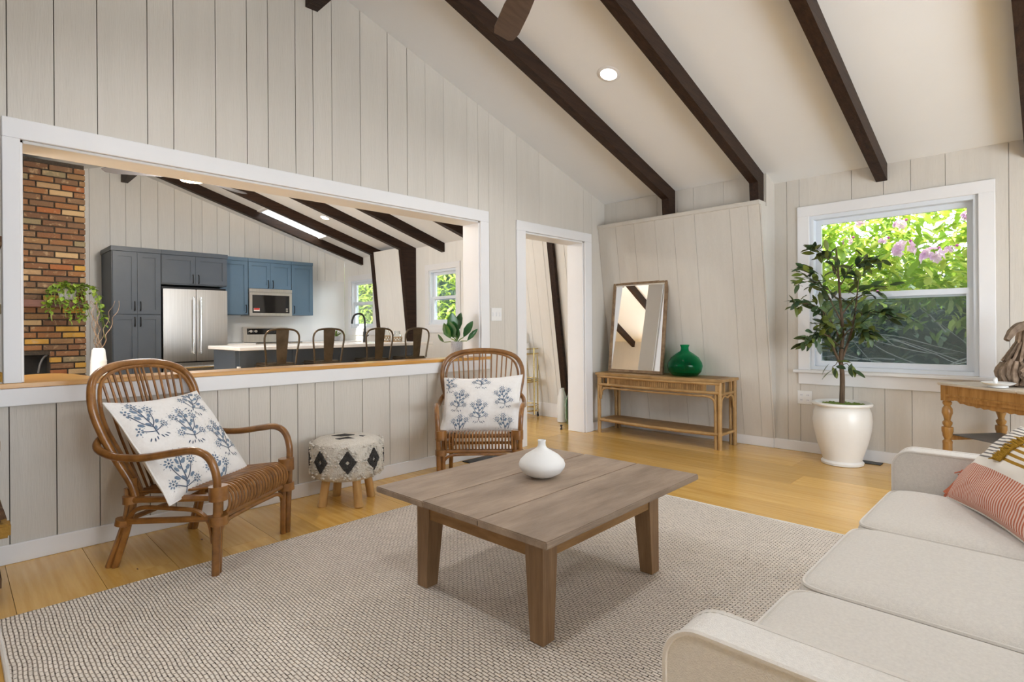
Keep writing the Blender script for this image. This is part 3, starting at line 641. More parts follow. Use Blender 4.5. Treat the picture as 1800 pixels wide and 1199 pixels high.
def sprig(P, par, u0, v0, ang, sc):
    bb, bd = B(), B(); ca, sa = math.cos(ang), math.sin(ang)
    def mp(x, y):
        X, Y = (x*ca-y*sa)*sc, (x*sa+y*ca)*sc
        u, v = u0+X/(P.w/2), v0+Y/(P.h/2)
        return P.p(max(-.985, min(.985, u)), max(-.985, min(.985, v)), 1, .0018)
    def ok(x, y):
        X, Y = (x*ca-y*sa)*sc, (x*sa+y*ca)*sc; return abs(u0+X/(P.w/2)) < .97 and abs(v0+Y/(P.h/2)) < .97
    def strip(b, pts, w):
        S = spline([(*p, 0) for p in pts], 4); prev = None
        for k in range(len(S)-1):
            a, c = S[k], S[k+1]
            if not (ok(a.x, a.y) and ok(c.x, c.y)): continue
            d = (c-a); d = Vector((-d.y, d.x, 0)).normalized()*w
            b.face([mp(a.x-d.x, a.y-d.y), mp(c.x-d.x, c.y-d.y), mp(c.x+d.x, c.y+d.y), mp(a.x+d.x, a.y+d.y)])
    def petal(b, x, y, a, l, w):
        dx, dy = math.cos(a), math.sin(a); q = [(0, 0), (.35, -1), (.8, -.8), (1, 0), (.8, .8), (.35, 1)]
        pts = [(x+dx*l*s-dy*w*t, y+dy*l*s+dx*w*t) for s, t in q]
        if all(ok(*p) for p in pts): b.face([mp(*p) for p in pts])
    def flower(x, y, r):
        for k in range(8): petal(bb, x+.35*r*math.cos(k*PI/4), y+.35*r*math.sin(k*PI/4), k*PI/4, r*.62, r*.17)
        for k in range(6): petal(bd, x, y, k*PI/3+.3, r*.24, r*.08)
        for k in range(7): petal(bd, x+1.12*r*math.cos(k*.9+.2), y+1.12*r*math.sin(k*.9+.2), k*.9+.2, r*.35, r*.05)
    strip(bd, [(0, -.5), (.02, -.2), (0, .1), (0, .42)], .014)
    for s in (-1, 1):
        strip(bd, [(0, -.25), (s*.14, -.1), (s*.24, .1), (s*.28, .22)], .012); strip(bd, [(0, -.38), (s*.15, -.33), (s*.28, -.27)], .011)
        flower(s*.30, .28, .13); flower(s*.34, -.24, .115)
        for x, y, a in ((s*.10, .02, 1.57-s*.7), (s*.14, -.18, 1.57-s*.9), (s*.06, .2, 1.57-s*.4)): petal(bb, x, y, a, .17, .045)
        for k in range(3): petal(bd, s*(.05+.07*k), -.5-.03*(k % 2), -1.57+s*(.3+.25*k), .12, .016)
    flower(0, .45, .14)
    for k in range(5): petal(bb, 0, -.35+.14*k, 1.57+(.75 if k % 2 else -.75), .15, .04)
    for b, m in ((bb, mPRINT), (bd, mPRINTD)):
        if len(b.bm.faces): b.build('floral_print', m, par)
        else: b.bm.free()
def chair_mtx(CH, loc, rot): return Matrix.Translation((CH[0][0], CH[0][1], .001)) @ Matrix.Rotation(CH[1], 4, 'Z') @ Matrix.Translation(loc) @ Matrix.Rotation(rot[1], 4, 'Z') @ Matrix.Rotation(rot[0], 4, 'X') @ Matrix.Rotation(rot[2], 4, 'Z')
P1 = Pil(.585, .57, .15, 3); m1 = chair_mtx(CH1, (-.05, .075, .555), (math.radians(52), 0, math.radians(-1)))
pl1 = pillow('floral_pillow', 'white pillow with blue flower sprigs on the left armchair', P1, mPILLOW, m1)
for u, v, a in ((-.02, .22, -.1), (.62, -.18, -.05), (.55, .80, -.6), (-.70, .5, .1), (-.62, -.62, -.15), (.1, -.92, 0)): sprig(P1, pl1, u, v, a, .20)
P2 = Pil(.615, .47, .15, 9); m2 = chair_mtx(CH2, (.005, .03, .545), (math.radians(57), math.radians(-9), math.radians(3)))
pl2 = pillow('floral_pillow', 'white pillow with blue flower sprigs on the armchair by the doorway', P2, mPILLOW, m2)
for u, v, a in ((-.02, -.38, 0), (-.55, .05, -.25), (.60, .12, .2), (.0, .88, 0), (-.88, .78, 0), (-.5, -.88, 0), (.6, -.88, 0)): sprig(P2, pl2, u, v, a, .165)

# ------------------------------------------------------------------ tufted stool
pf = thing('tufted_stool', 'round cream tufted stool with black diamonds and four wood legs', 'stool', (1.816, 3.30, 0))
pb = B(); R0 = .222
prof = [(.10, .168), (.185, .172), (.212, .19), (.222, .225), (.224, .30), (.222, .365), (.213, .398), (.19, .412), (.13, .420), (.05, .424)]
pb.lathe(prof, 64, wob=lambda a, z: 1+.006*noise.noise((math.cos(a)*6, math.sin(a)*6, z*30))); pb.build('cushion', mPOUF, pf)
for k in range(4):
    a = k*PI/2+math.radians(-5); d = Vector((math.cos(a), math.sin(a), 0))
    B().tube([d*.168+V(0, 0, .0), d*.135+V(0, 0, .185)], [.0275, .026], 14).build('leg', mBIRCH, pf)
def side_pt(a, z, off=0): r = .2245+off; return Vector((r*math.cos(a), r*math.sin(a), z))
for k in range(8):
    a0 = k*PI/4+math.radians(-118); bb = B(); n = 7
    for i in range(-n, n+1):
        for j in range(-n, n+1):
            if abs(i)+abs(j) <= n and abs(i)+abs(j) > 2:
                p = side_pt(a0+i/n*.20, .298+j/n*.062, .002); bb.ball(p, .0088*random.uniform(.85, 1.15), 1)
    bb.build('black_diamond', mPOUFD, pf)
tb_ = B()
for k in range(1500):
    a = random.uniform(0, 2*PI); z = random.uniform(.19, .40); ph = ((a+math.radians(118)) % (PI/4))/(PI/4); dd = abs(ph-0)*.785/.2 if ph < .5 else abs(1-ph)*.785/.2
    d = dd+abs(z-.298)/.062
    if 1.25 < d < 2.1 or d > 3.0: tb_.ball(side_pt(a, z, .001), random.uniform(.006, .0105), 1, (1, 1, .8))
tb_.build('wool_tufts', mPOUF, pf)['kind'] = 'stuff'
for (x, y, sx_, sy_) in ((-.03, .02, .075, .03), (.02, -.09, .07, .03), (-.17, -.04, .04, .028), (.14, .10, .045, .028), (.12, .0, .04, .02), (-.09, .13, .05, .025)):
    M_ = Matrix.Rotation(math.radians(-43), 4, 'Z'); q = [M_ @ V(x+dx*sx_, y+dy*sy_*1.4, 0) for dx, dy in ((-1, 0), (0, -1), (1, 0), (0, 1))]
    def zt_(p): r = p.length; return .4265-.055*max(0, (r-.05)/.17)**2.2
    B().prism([V(p.x, p.y, zt_(p)-.004) for p in q], (0, 0, .006)).build('top_diamond', mPOUFD, pf)

# ------------------------------------------------------------------ console table with mirror and bottle
cs = thing('console_table', 'bamboo console table with bowed front against the leaning panel', 'table', (4.865, 2.845, 0))
# local: x 0..0.345 (depth, away from room), y -.685..+.685
def bow(y, amt): return -amt*max(0, 1-(y/.60)**2)
def bowed(name, x0, x1, yh, z0, z1, amt, mat):
    P = [(x0+bow(-yh+2*yh*k/24, amt), -yh+2*yh*k/24, z0) for k in range(25)]+[(x1, yh, z0), (x1, -yh, z0)]
    return B().prism(P, (0, 0, z1-z0)).bevel(.004, 2).build(name, mat, cs)
bowed('top', -.012, .355, .695, .612, .638, .045, mCONS); 
B().box(.05, .32, -.62, .62, .6385, .6395).build('top_inlay', mCONSD, cs)
bowed('shelf', .02, .33, .645, .128, .148, .05, mCONSD)
def edge(z, amt, r, x0, yh, name): return B().tube([(x0+bow(-yh+2*yh*k/24, amt), -yh+2*yh*k/24, z) for k in range(25)], r, 8).build(name, mCONS, cs)
edge(.138, .05, .016, .012, .645, 'shelf_edge'); edge(.598, .045, .014, .0, .67, 'front_rail'); edge(.515, .045, .014, .0, .66, 'front_rail'); edge(.480, .03, .0105, .004, .60, 'front_rail')
for k in range(46):
    y = -.50+1.0*k/45; B().box(.004+bow(y, .045), .014+bow(y, .045), y-.0095, y+.0095, .522, .592).build('slat', mCONSD, cs)
for y in (-.525, -.64, .525, .64): B().box(-.006+bow(y, .045), .02+bow(y, .045), y-.012, y+.012, .515, .6).build('divider', mCONS, cs)
for s in (-1, 1):
    for x, pair in ((.015, 1), (.335, 1)):
        B().tube([(x, s*.66, 0), (x, s*.66, .612)], .0195, 10).build('leg', mCONS, cs)
        B().tube([(x, s*.622, .0), (x, s*.622, .50)] if x > .1 or s < 0 else [(x, s*.632, .40), (x, s*.632, .50)], .016, 10).build('leg', mCONS, cs)
    B().tube([(.015, s*.66, .135), (.335, s*.66, .135)], .014, 8).build('end_rail', mCONS, cs); B().tube([(.015, s*.66, .50), (.335, s*.66, .50)], .014, 8).build('end_rail', mCONS, cs)
    B().tube(spline([(.0, s*.625, .36), (.0, s*.615, .44), (-.003, s*.57, .475), (-.01, s*.50, .485)]), .0105, 8).build('brace', mCONS, cs)
    B().tube(spline([(.04, s*.66, .36), (.055, s*.66, .45), (.11, s*.66, .48), (.175, s*.66, .465), (.24, s*.66, .48), (.295, s*.66, .45), (.31, s*.66, .36)]), .0105, 8).build('brace', mCONS, cs)
    for x in (.10, .25): B().box(x-.008, x+.008, s*.66-.01, s*.66+.01, .50, .605).build('end_slat', mCONS, cs)
# mirror leaning back against the panel
mr = bpy.data.objects.new('leaning_mirror', None); COL.objects.link(mr); tag(mr, 'rustic wood framed mirror leaning on the console table', 'mirror')
mr.matrix_world = Matrix.Translation((4.975, 3.135, .6425)) @ Matrix.Rotation(math.radians(7.2), 4, 'Y')
mw, mh = .325, .965
for nm, a in (('frame_side', (-.0, .028, -mw, -mw+.032, 0, mh)), ('frame_side', (-.0, .028, mw-.032, mw, 0, mh)), ('frame_rail', (0, .028, -mw+.032, mw-.032, 0, .032)), ('frame_rail', (0, .028, -mw+.032, mw-.032, mh-.032, mh))):
    B().box(*a).bevel(.003, 1).build(nm, mFRAME, mr)
B().box(.010, .014, -mw+.03, mw-.03, .03, mh-.03).build('glass', mMIRROR, mr)
B().box(.0145, .026, -mw+.033, mw-.033, .033, mh-.033).build('backing', mGAP, mr)
gb = B(); gb.lathe([(.07, 0), (.12, .006), (.155, .045), (.166, .095), (.16, .13), (.13, .18), (.085, .215), (.048, .238), (.038, .25), (.036, .275), (.044, .298), (.046, .302), (.040, .302), (.031, .275), (.033, .248), (.043, .232), (.08, .210), (.125, .176), (.154, .13), (.160, .095), (.149, .048), (.116, .012), (.06, .006)], 48, (5.025, 2.595, .6405))
tag(gb.build('green_bottle', mGREEN), 'squat green glass demijohn on the console table', 'bottle')

# ------------------------------------------------------------------ potted tree by the window
pt = thing('potted_tree', 'tall leafy artificial tree in a white pot below the garden window', 'plant', (5.085, 1.26, 0))
B().lathe([(.12, 0), (.150, .003), (.153, .02), (.138, .035), (.148, .07), (.180, .17), (.205, .28), (.212, .35), (.205, .42), (.190, .46), (.186, .468), (.212, .474), (.218, .485), (.214, .497), (.198, .500), (.186, .492), (.178, .46), (.10, .455)], 48).build('pot', mPOT, pt)
ms = B(); ms.lathe([(.176, .452), (.16, .472), (.10, .485), (.03, .49)], 32, wob=lambda a, z: 1+.05*noise.noise((a*3, z*9, 0)))
for k in range(90):
    a = random.uniform(0, 2*PI); r = .165*math.sqrt(random.random()); ms.ball((r*math.cos(a), r*math.sin(a), .478), random.uniform(.008, .02), 1, (1, 1, .7))
ms.build('moss', mMOSS, pt)
tr = [(0, 0, .46), (.003, -.004, .70), (-.008, .004, .86), (.0, -.01, 1.05), (.005, .006, 1.3), (0, .02, 1.55), (-.01, .03, 1.74)]
B().tube(spline(tr, 5), [lerp(.021, .005, min(1, i/30)) for i in range(31)], 10).build('trunk', mBARK, pt)
brs = []
def branch(pts, r0, r1):
    S = spline(pts, 5); B().tube(S, [lerp(r0, r1, i/(len(S)-1)) for i in range(len(S))], 7).build('branch', mBARK, pt); brs.append(S)
VR = Vector((.70, -.71, 0)).normalized()  # sideways spread seen from the room
def bp_(side, z, fw=0): return (max(-.4, min(.17, VR.x*side-fw*.7)), VR.y*side-fw*.2, z)
branch([bp_(-.005, .80), bp_(-.06, .92), bp_(-.10, 1.05), bp_(-.15, 1.22, .05)], .012, .004); branch([bp_(.0, .84), bp_(.05, .97), bp_(.09, 1.1), bp_(.12, 1.3, .05), bp_(.14, 1.5, .08)], .012, .004)
branch([bp_(-.005, 1.0), bp_(-.10, 1.18), bp_(-.22, 1.28, .06), bp_(-.37, 1.30, .1)], .007, .003); branch([bp_(0, 1.15), bp_(-.10, 1.35), bp_(-.20, 1.5, .1), bp_(-.29, 1.56, .1)], .006, .003)
branch([bp_(0, 1.2), bp_(.10, 1.32), bp_(.25, 1.40, .08), bp_(.38, 1.43, .1)], .006, .003); branch([bp_(.02, 1.1), bp_(.16, 1.2), bp_(.29, 1.22, .12), bp_(.38, 1.19, .15)], .006, .003)
branch([bp_(0, 1.45), bp_(-.07, 1.6), bp_(-.14, 1.70, .06), bp_(-.21, 1.74, .1)], .005, .002); branch([bp_(0, 1.45), bp_(.08, 1.57), bp_(.2, 1.63, .1), bp_(.34, 1.62, .1)], .005, .002)
branch([bp_(-.02, .95), bp_(-.12, 1.04, .1), bp_(-.21, 1.05, .15), bp_(-.27, .98, .2)], .006, .002); branch([bp_(0, 1.0), bp_(.06, 1.08, .12), bp_(.16, 1.10, .2), bp_(.20, 1.05, .25)], .006, .002)
branch([bp_(-.03, .83), bp_(-.05, .80, .03), bp_(-.07, .79, .05), bp_(-.08, .76, .06)], .003, .002); branch([bp_(.01, .80), bp_(.04, .81, .02), bp_(.05, .80, .03), bp_(.06, .79, .04)], .003, .002); branch([bp_(0, 1.3), bp_(-.12, 1.42, .05), bp_(-.24, 1.47, .1), bp_(-.34, 1.46, .1)], .005, .002)
def leaf_mesh(nm, l, w, mat, cup=.12):
    q = [(0, 0), (.18, .55), (.42, 1), (.7, .85), (.9, .4), (1, 0)]; bm = bmesh.new(); sp_, l_, r_ = [], [], []
    for s, t in q: zz = -cup*l*s*s; sp_.append(bm.verts.new((s*l, 0, zz))); l_.append(bm.verts.new((s*l, t*w/2+1e-5, zz+.10*w*t))); r_.append(bm.verts.new((s*l, -t*w/2-1e-5, zz+.10*w*t)))
    for i in range(5): bm.faces.new((sp_[i], sp_[i+1], l_[i+1], l_[i])); bm.faces.new((sp_[i], r_[i], r_[i+1], sp_[i+1]))
    me = bpy.data.meshes.new(nm); bm.to_mesh(me); bm.free(); me.materials.append(mat)
    for f in me.polygons: f.use_smooth = True
    return me
LM = [leaf_mesh('leaf', .112, .043, mLEAF), leaf_mesh('leaf', .088, .035, mLEAF, .3), leaf_mesh('leaf', .10, .04, mLEAFY)]
nl = 0
while nl < 297:
    S = random.choice(brs[:10]*3+brs[10:]); i = int(len(S)*(random.random()**.55*.93+.06)); i = min(i, len(S)-1); p = S[i]+Vector((random.uniform(-.03, .03), random.uniform(-.03, .03), random.uniform(-.03, .03)))
    if S in brs[10:12] and random.random() < .5: continue
    d = (S[min(i+1, len(S)-1)]-S[max(i-1, 0)]).normalized()*.8+Vector((random.uniform(-1, .55), random.uniform(-1, 1), random.uniform(-.7, .6)))
    tip = p+d.normalized()*.09
    if tip.x > .215 or p.x > .22: continue
    q = d.to_track_quat('X', 'Z'); e = (q.to_matrix() @ Matrix.Rotation(random.uniform(-1, 1), 3, 'X')).to_euler()
    link('leaf', LM[random.choices((0, 1, 2), (5, 3, 2.2))[0]], pt, loc=p, rot=e); nl += 1

def scatter(name, par, n, pos, size, mat, flat=.5):
    vs, fs = [], []
    for k in range(n):
        p = pos(); d = Vector((random.uniform(-1, .6), random.uniform(-1, 1), random.uniform(-.8, .7))).normalized(); up = Vector((random.uniform(-.6, .3), random.uniform(-.5, .5), 1)); s = d.cross(up).normalized(); nrm = s.cross(d); l = size*random.uniform(.7, 1.3); w = l*.19
        b = len(vs); vs += [p, p+d*l*.3+s*w+nrm*w*.2, p+d*l*.72+s*w*.85+nrm*w*.2, p+d*l-nrm*l*.1, p+d*l*.72-s*w*.85+nrm*w*.2, p+d*l*.3-s*w+nrm*w*.2, p+d*l*.5]
        fs += [(b, b+6, b+1), (b+1, b+6, b+2), (b+2, b+6, b+3), (b+3, b+6, b+4), (b+4, b+6, b+5), (b+5, b+6, b)]
    me = bpy.data.meshes.new(name); me.from_pydata(vs, [], fs); me.materials.append(mat)
    for f in me.polygons: f.use_smooth = True
    o = link(name, me, par); o['kind'] = 'stuff'; return o
def tpos():
    while True:
        S = random.choice(brs[:10]); i = int(len(S)*(random.random()**.6*.9+.08)); p = S[min(i, len(S)-1)]+Vector((random.uniform(-.05, .04), random.uniform(-.05, .05), random.uniform(-.045, .045)))
        if p.x < .10: return p
scatter('foliage', pt, 110, tpos, .098, mLEAFY)

# ------------------------------------------------------------------ sofa
so = thing('sofa', 'cream linen three-seat sofa with piped cushions in the foreground', 'sofa')
def sel(cx_, cy_, cz_, ax, ay, az, e1, e2, nu=56, nv=22):
    bb = B(); bb.sm = True; vs = []
    def pw(c, e): return math.copysign(abs(c)**e, c)
    for j in range(nv+1):
        ph = -PI/2+PI*j/nv; row = []
        for i in range(nu):
            th = 2*PI*i/nu; row.append(bb.bm.verts.new((cx_+ax*pw(math.cos(ph), e1)*pw(math.cos(th), e2), cy_+ay*pw(math.cos(ph), e1)*pw(math.sin(th), e2), cz_+az*pw(math.sin(ph), e1 if j < nv/2 else .55))))
        vs.append(row)
    for j in range(nv):
        for i in range(nu): bb.bm.faces.new((vs[j][i], vs[j][(i+1) % nu], vs[j+1][(i+1) % nu], vs[j+1][i]))
    bmesh.ops.remove_doubles(bb.bm, verts=list(bb.bm.verts), dist=1e-5); return bb
SX = (.964, 1.533, 2.127, 2.716)
for a, b in zip(SX, SX[1:]):
    cxx, hx = (a+b)/2, (b-a)/2-.002; cu = sel(cxx, .165, .385, hx, .335, .085, .30, .16); cuo = cu.build('seat_cushion', mSOFA, so)
    def ring(z, k):
        out = []
        for i in range(96):
            th = 2*PI*i/96; c_, s_ = math.cos(th), math.sin(th); out.append((cxx+hx*k*math.copysign(abs(c_)**.16, c_), .165+.335*k*math.copysign(abs(s_)**.16, s_), z))
        return out
    B().tube(ring(.443, .968), .0055, 6, closed=True).build('piping', mPIPE, cuo)
    B().tube(ring(.33, .972), .0055, 6, closed=True).build('piping', mPIPE, cuo)
B().box(.964, 2.716, -.42, .47, .10, .298).bevel(.015, 2).build('base', mSOFA, so)
B().box(.83, 2.83, -.55, -.36, .10, .80).bevel(.04, 4).build('back', mSOFA, so)
for a, b in zip(SX, SX[1:]): sel((a+b)/2, -.265, .62, (b-a)/2-.004, .088, .21, .4, .3).build('back_cushion', mSOFA, so)
for x0, x1 in ((.868, .9625), (2.7175, 2.815)):
    ar = B().box(x0, x1, -.36, .505, .10, .622); ao = None
    # rounded top front corner profile
    ar.bm.free(); ar = B(); prof = [(-.36, .10), (.492, .10), (.492, .543)]+[(.492-.065*(1-math.cos(t*PI/14)), .543+.065*math.sin(t*PI/14)) for t in range(1, 8)]+[(-.36, .61)]
    ar.prism([(x0, y, z) for y, z in prof], (x1-x0, 0, 0)); ar.bevel(.007, 2); ar.sm = True; ao = ar.build('arm', mSOFA, so)
    for x in (x0+.002, x1-.002): B().tube([(x, .49, .11)]+[(x, y-.002, z-.002) for y, z in prof[2:]], .0058, 6).build('piping', mPIPE, ao)
for x in (.90, 2.76):
    for y in (-.45, .42): B().tube([(x, y, .0145), (x, y, .10)], [.018, .024], 10).build('leg', mOAK, so)
# striped lumbar pillow
def stripe_mat():
    m = bpy.data.materials.new('striped_pillow'); m.use_nodes = True; nt = m.node_tree; N = nt.nodes; L = nt.links; b = N['Principled BSDF']; b.inputs['Roughness'].default_value = .95
    uv = N.new('ShaderNodeUVMap'); uv.uv_map = 'UVMap'; sp_ = N.new('ShaderNodeSeparateXYZ'); L.new(uv.outputs[0], sp_.inputs[0])
    def mth(op, a, b_=None):
        n = N.new('ShaderNodeMath'); n.operation = op
        for i, q in enumerate((a, b_)):
            if q is None: continue
            if isinstance(q, (int, float)): n.inputs[i].default_value = q
            else: L.new(q, n.inputs[i])
        return n.outputs[0]
    def stripes(s, freq, duty): return mth('LESS_THAN', mth('FRACT', mth('MULTIPLY', s, freq)), duty)
    def mix(f, a, c):
        n = N.new('ShaderNodeMix'); n.data_type = 'RGBA'; L.new(f, n.inputs[0])
        for i, q in ((6, a), (7, c)):
            if isinstance(q, tuple): n.inputs[i].default_value = (*q, 1)
            else: L.new(q, n.inputs[i])
        return n.outputs[2]
    wh = (.80, .76, .70); U, Vv = sp_.outputs[0], sp_.outputs[1]
    grey = mix(stripes(Vv, 22, .42), wh, (.17, .16, .155)); must = mix(stripes(Vv, 15, .48), wh, (.36, .19, .012)); cor = mix(stripes(U, 46, .5), (.74, .56, .48), (.50, .14, .075))
    top = mix(mth('GREATER_THAN', U, .44), grey, must); top = mix(mth('LESS_THAN', Vv, .50), top, wh); c = mix(mth('LESS_THAN', Vv, .40), top, cor)
    L.new(c, b.inputs['Base Color']); return m
mSTRIPE = stripe_mat()
P3 = Pil(.56, .36, .17, 21)
bx = Vector((-.88, -.475, .0)).normalized(); up_ = Vector((.34, -.55, .76)); up_ = (up_-bx*up_.dot(bx)).normalized(); nn = bx.cross(up_)
if nn.z < 0: pass
mt = Matrix.Identity(4)
for i in range(3): mt[i][0], mt[i][1], mt[i][2] = bx[i], up_[i], nn[i]
mt.translation = Vector((2.452, .075, .605))
pl3 = pillow('striped_pillow', 'striped pillow with coral, grey and mustard bands on the sofa', P3, mSTRIPE, mt, True)
NS = 1
fr = B()
for k in range(70):
    v = lerp(.02, .97, k/69); a = P3.p(-.08, v, NS, .003); c = P3.p(-.08-random.uniform(.10, .2), v+random.uniform(-.06, .04), NS, random.uniform(.004, .014)); mdp = (a+c)/2+Vector((0, 0, NS*random.uniform(.004, .012)))
    fr.tube([a, mdp, c], [.0035, .0032, .0015], 5)
fr.build('fringe', mMUST, pl3)['kind'] = 'stuff'
for u, v in ((-1, -.93), (-1, .0), (1, -.93), (1, 0)):
    p = P3.p(u, v); s = 1 if u > 0 else -1; d = Vector((s*.5, -.8 if v < -.5 else -.9, 0)).normalized(); tz = B(); tz.ball(p+d*.008, .011, 2)
    for k in range(26):
        e = d+Vector((random.uniform(-.35, .35), random.uniform(-.35, .35), random.uniform(-.35, .35))); tz.tube([p+d*.012, p+d*.03+e*.012, p+d*.02+e.normalized()*random.uniform(.06, .09)], [.004, .004, .0022], 5)
    tz.build('tassel', mCORAL, pl3)
B().tube([P3.p(-1, lerp(-.95, 0, k/12))+Vector((-.006, 0, 0)) for k in range(13)], .019, 8).build('coral_edge', mCORAL, pl3)

# ------------------------------------------------------------------ oak table, driftwood bird, dish
tdir = Vector((-.64, -.77, 0)).normalized(); bdir = Vector((.77, -.64, 0)).normalized()
ot = bpy.data.objects.new('oak_side_table', None); COL.objects.link(ot); tag(ot, 'antique oak table with turned legs at the right edge by the window', 'table')
m_ = Matrix.Identity(4)
for i in range(3): m_[i][0], m_[i][1] = tdir[i], bdir[i]
# right-handed check: x=tdir, y=bdir -> z
m_[0][2], m_[1][2], m_[2][2] = tdir.cross(bdir)
m_.translation = Vector((4.915, .625, 0)); ot.matrix_world = m_
TL, TW, TZ = .95, .50, .71
tp = B().box(0, .56, 0, TW, TZ-.016, TZ).bevel(.006, 2); tp.build('top_board', mOAKTOP, ot); B().box(.562, TL, 0, TW, TZ-.016, TZ).bevel(.006, 2).build('top_board', mOAKTOP, ot)
B().box(.03, TL-.03, .02, .044, TZ-.115, TZ-.0165).build('front_apron', mOAK, ot); B().box(.03, TL-.03, TW-.044, TW-.02, TZ-.115, TZ-.0165).build('back_apron', mOAK, ot)
for x in (.03, TL-.054): B().box(x, x+.024, .045, TW-.045, TZ-.115, TZ-.0165).build('end_apron', mOAK, ot)
B().box(.06, TL-.06, .014, .02, TZ-.092, TZ-.078).build('bead', mOAK, ot)
P = [(.13, .032, TZ-.115)]+[(.13+(TL-.26)*k/28, .032, TZ-.115-.028*abs(math.sin(k/28*PI))**.5-.009*math.sin(k*1.35)**2) for k in range(1, 28)]+[(TL-.13, .032, TZ-.115)]
B().prism(P, (0, .012, 0)).build('scalloped_skirt', mOAK, ot)
for x in (.045, TL-.045):
    for y in (.042, TW-.042):
        B().box(x-.026, x+.026, y-.026, y+.026, TZ-.125, TZ-.0166).build('leg_block', mOAK, ot)
        B().lathe([(.016, .0), (.026, .01), (.03, .04), (.02, .06), (.028, .085), (.028, .28), (.030, .30), (.018, .315), (.028, .34), (.03, .36), (.034, .37), (.034, .40), (.020, .405), (.028, .42), (.030, .435), (.018, .448), (.022, .47), (.032, .50), (.030, .53), (.018, .55), (.026, .562), (.028, .575), (.02, TZ-.125)][:-1]+[(.02, TZ-.126)], 16, (x, y, 0)).build('turned_leg', mOAK, ot)
    B().box(x-.012, x+.012, .06, TW-.06, .31, .345).build('stretcher', mOAK, ot)
B().box(.055, TL-.055, TW/2-.02, TW/2+.02, .315, .34).build('stretcher', mOAK, ot)
def otp(x, y, z): return m_ @ Vector((x, y, z))
B().box(.06, TL-.06, .07, TW-.07, .3455, .353).build('lower_shelf', mDARKBOX, ot)
bk = tag(B().box(-.09, .09, -.12, .12, 0, .022).bevel(.002, 1).build('green_book', M('book_green', (.25, .42, .06), .5)), 'green book lying on the lower shelf of the oak table', 'book'); bk.location = otp(.55, .32, .3534); bk.rotation_euler = (0, 0, .7)
dsh = bpy.data.objects.new('white_dish', None); COL.objects.link(dsh); tag(dsh, 'small white footed dish on the oak table', 'dish'); dsh.location = otp(.375, .085, TZ+.0003)
B().lathe([(.035, 0), (.052, .003), (.050, .012), (.075, .022), (.088, .032), (.086, .034), (.06, .026), (.03, .022)], 32).build('bowl', mCERAM, dsh)
B().tube(spline([(-.03, .012, .026), (-.028, .012, .048), (0, .012, .058), (.02, .012, .048), (.022, .012, .028)]), .009, 8).build('knot', mCERAM, dsh)
# driftwood bird
dv = bpy.data.objects.new('driftwood_bird', None); COL.objects.link(dv); tag(dv, 'bird sculpture of driftwood pieces on the oak table', 'sculpture'); DV = otp(.345, .335, TZ+.0004); dv.location = DV; dv.scale = (1.22, 1.22, 1.3)
RGT = Vector((.70, -.71, 0)); TOC = Vector((-.985, -.17, 0))
def dp(s, t, z): return RGT*s+TOC*t+Vector((0, 0, z))
cb = B(); cb.lathe([(.085, .0), (.105, .05), (.105, .10), (.075, .14), (.045, .18), (.035, .24), (.04, .27), (.02, .30)], 16); cb.build('core', mDRIFT, dv)
def stick(pts, r):
    S = spline(pts, 3); n = len(S); B().tube(S, [r*(.55+.6*math.sin(PI*(.12+.76*i/(n-1))))*random.uniform(.88, 1.12) for i in range(n)], 6).build('driftwood_piece', mDRIFT, dv)
for k in range(34):
    a = 2*PI*k/34+random.uniform(-.05, .05); c_, s_ = math.cos(a), math.sin(a); z0 = random.uniform(.006, .03); z1 = random.uniform(.105, .145); w = random.uniform(-.03, .03)
    stick([(.115*c_, .115*s_, z0), (.125*c_-w*s_, .125*s_+w*c_, (z0+z1)/2), (.108*c_, .108*s_, z1)], random.uniform(.010, .016))
for k in range(20):
    a = 2*PI*k/20+random.uniform(-.08, .08); c_, s_ = math.cos(a), math.sin(a)
    stick([(.108*c_, .108*s_, .125), (.08*c_, .08*s_, .165), (.045*c_, .045*s_, .225)], random.uniform(.007, .012))
for k in range(11):
    a = 2*PI*k/11; c_, s_ = math.cos(a), math.sin(a); stick([(.05*c_, .05*s_, .19), (.04*c_, .04*s_, .25), (.03*c_, .03*s_, .30)], .010)
for k in range(10):
    a = random.uniform(0, 2*PI); stick([dp(-.06+.12*random.random(), .10, .06+.03*k/10), dp(0, .12, .08+.05*random.random()), dp(.07, .10, .05+.08*random.random())], .012)
stick([dp(.03, .0, .30), dp(-.03, .03, .305), dp(-.085, .045, .285), dp(-.125, .05, .235)], .019); stick([dp(.06, .0, .27), dp(.03, .03, .30), dp(-.02, .04, .29)], .02); stick([dp(-.05, .03, .308), dp(-.02, .03, .322), dp(.03, .01, .325)], .008)
stick([dp(-.01, .02, .31), dp(.05, .01, .325), dp(.10, .0, .30)], .02); stick([dp(.0, .045, .30), dp(.04, .045, .265), dp(.09, .03, .24)], .02); stick([dp(.03, .02, .28), dp(.06, .03, .22), dp(.07, .04, .16)], .014)

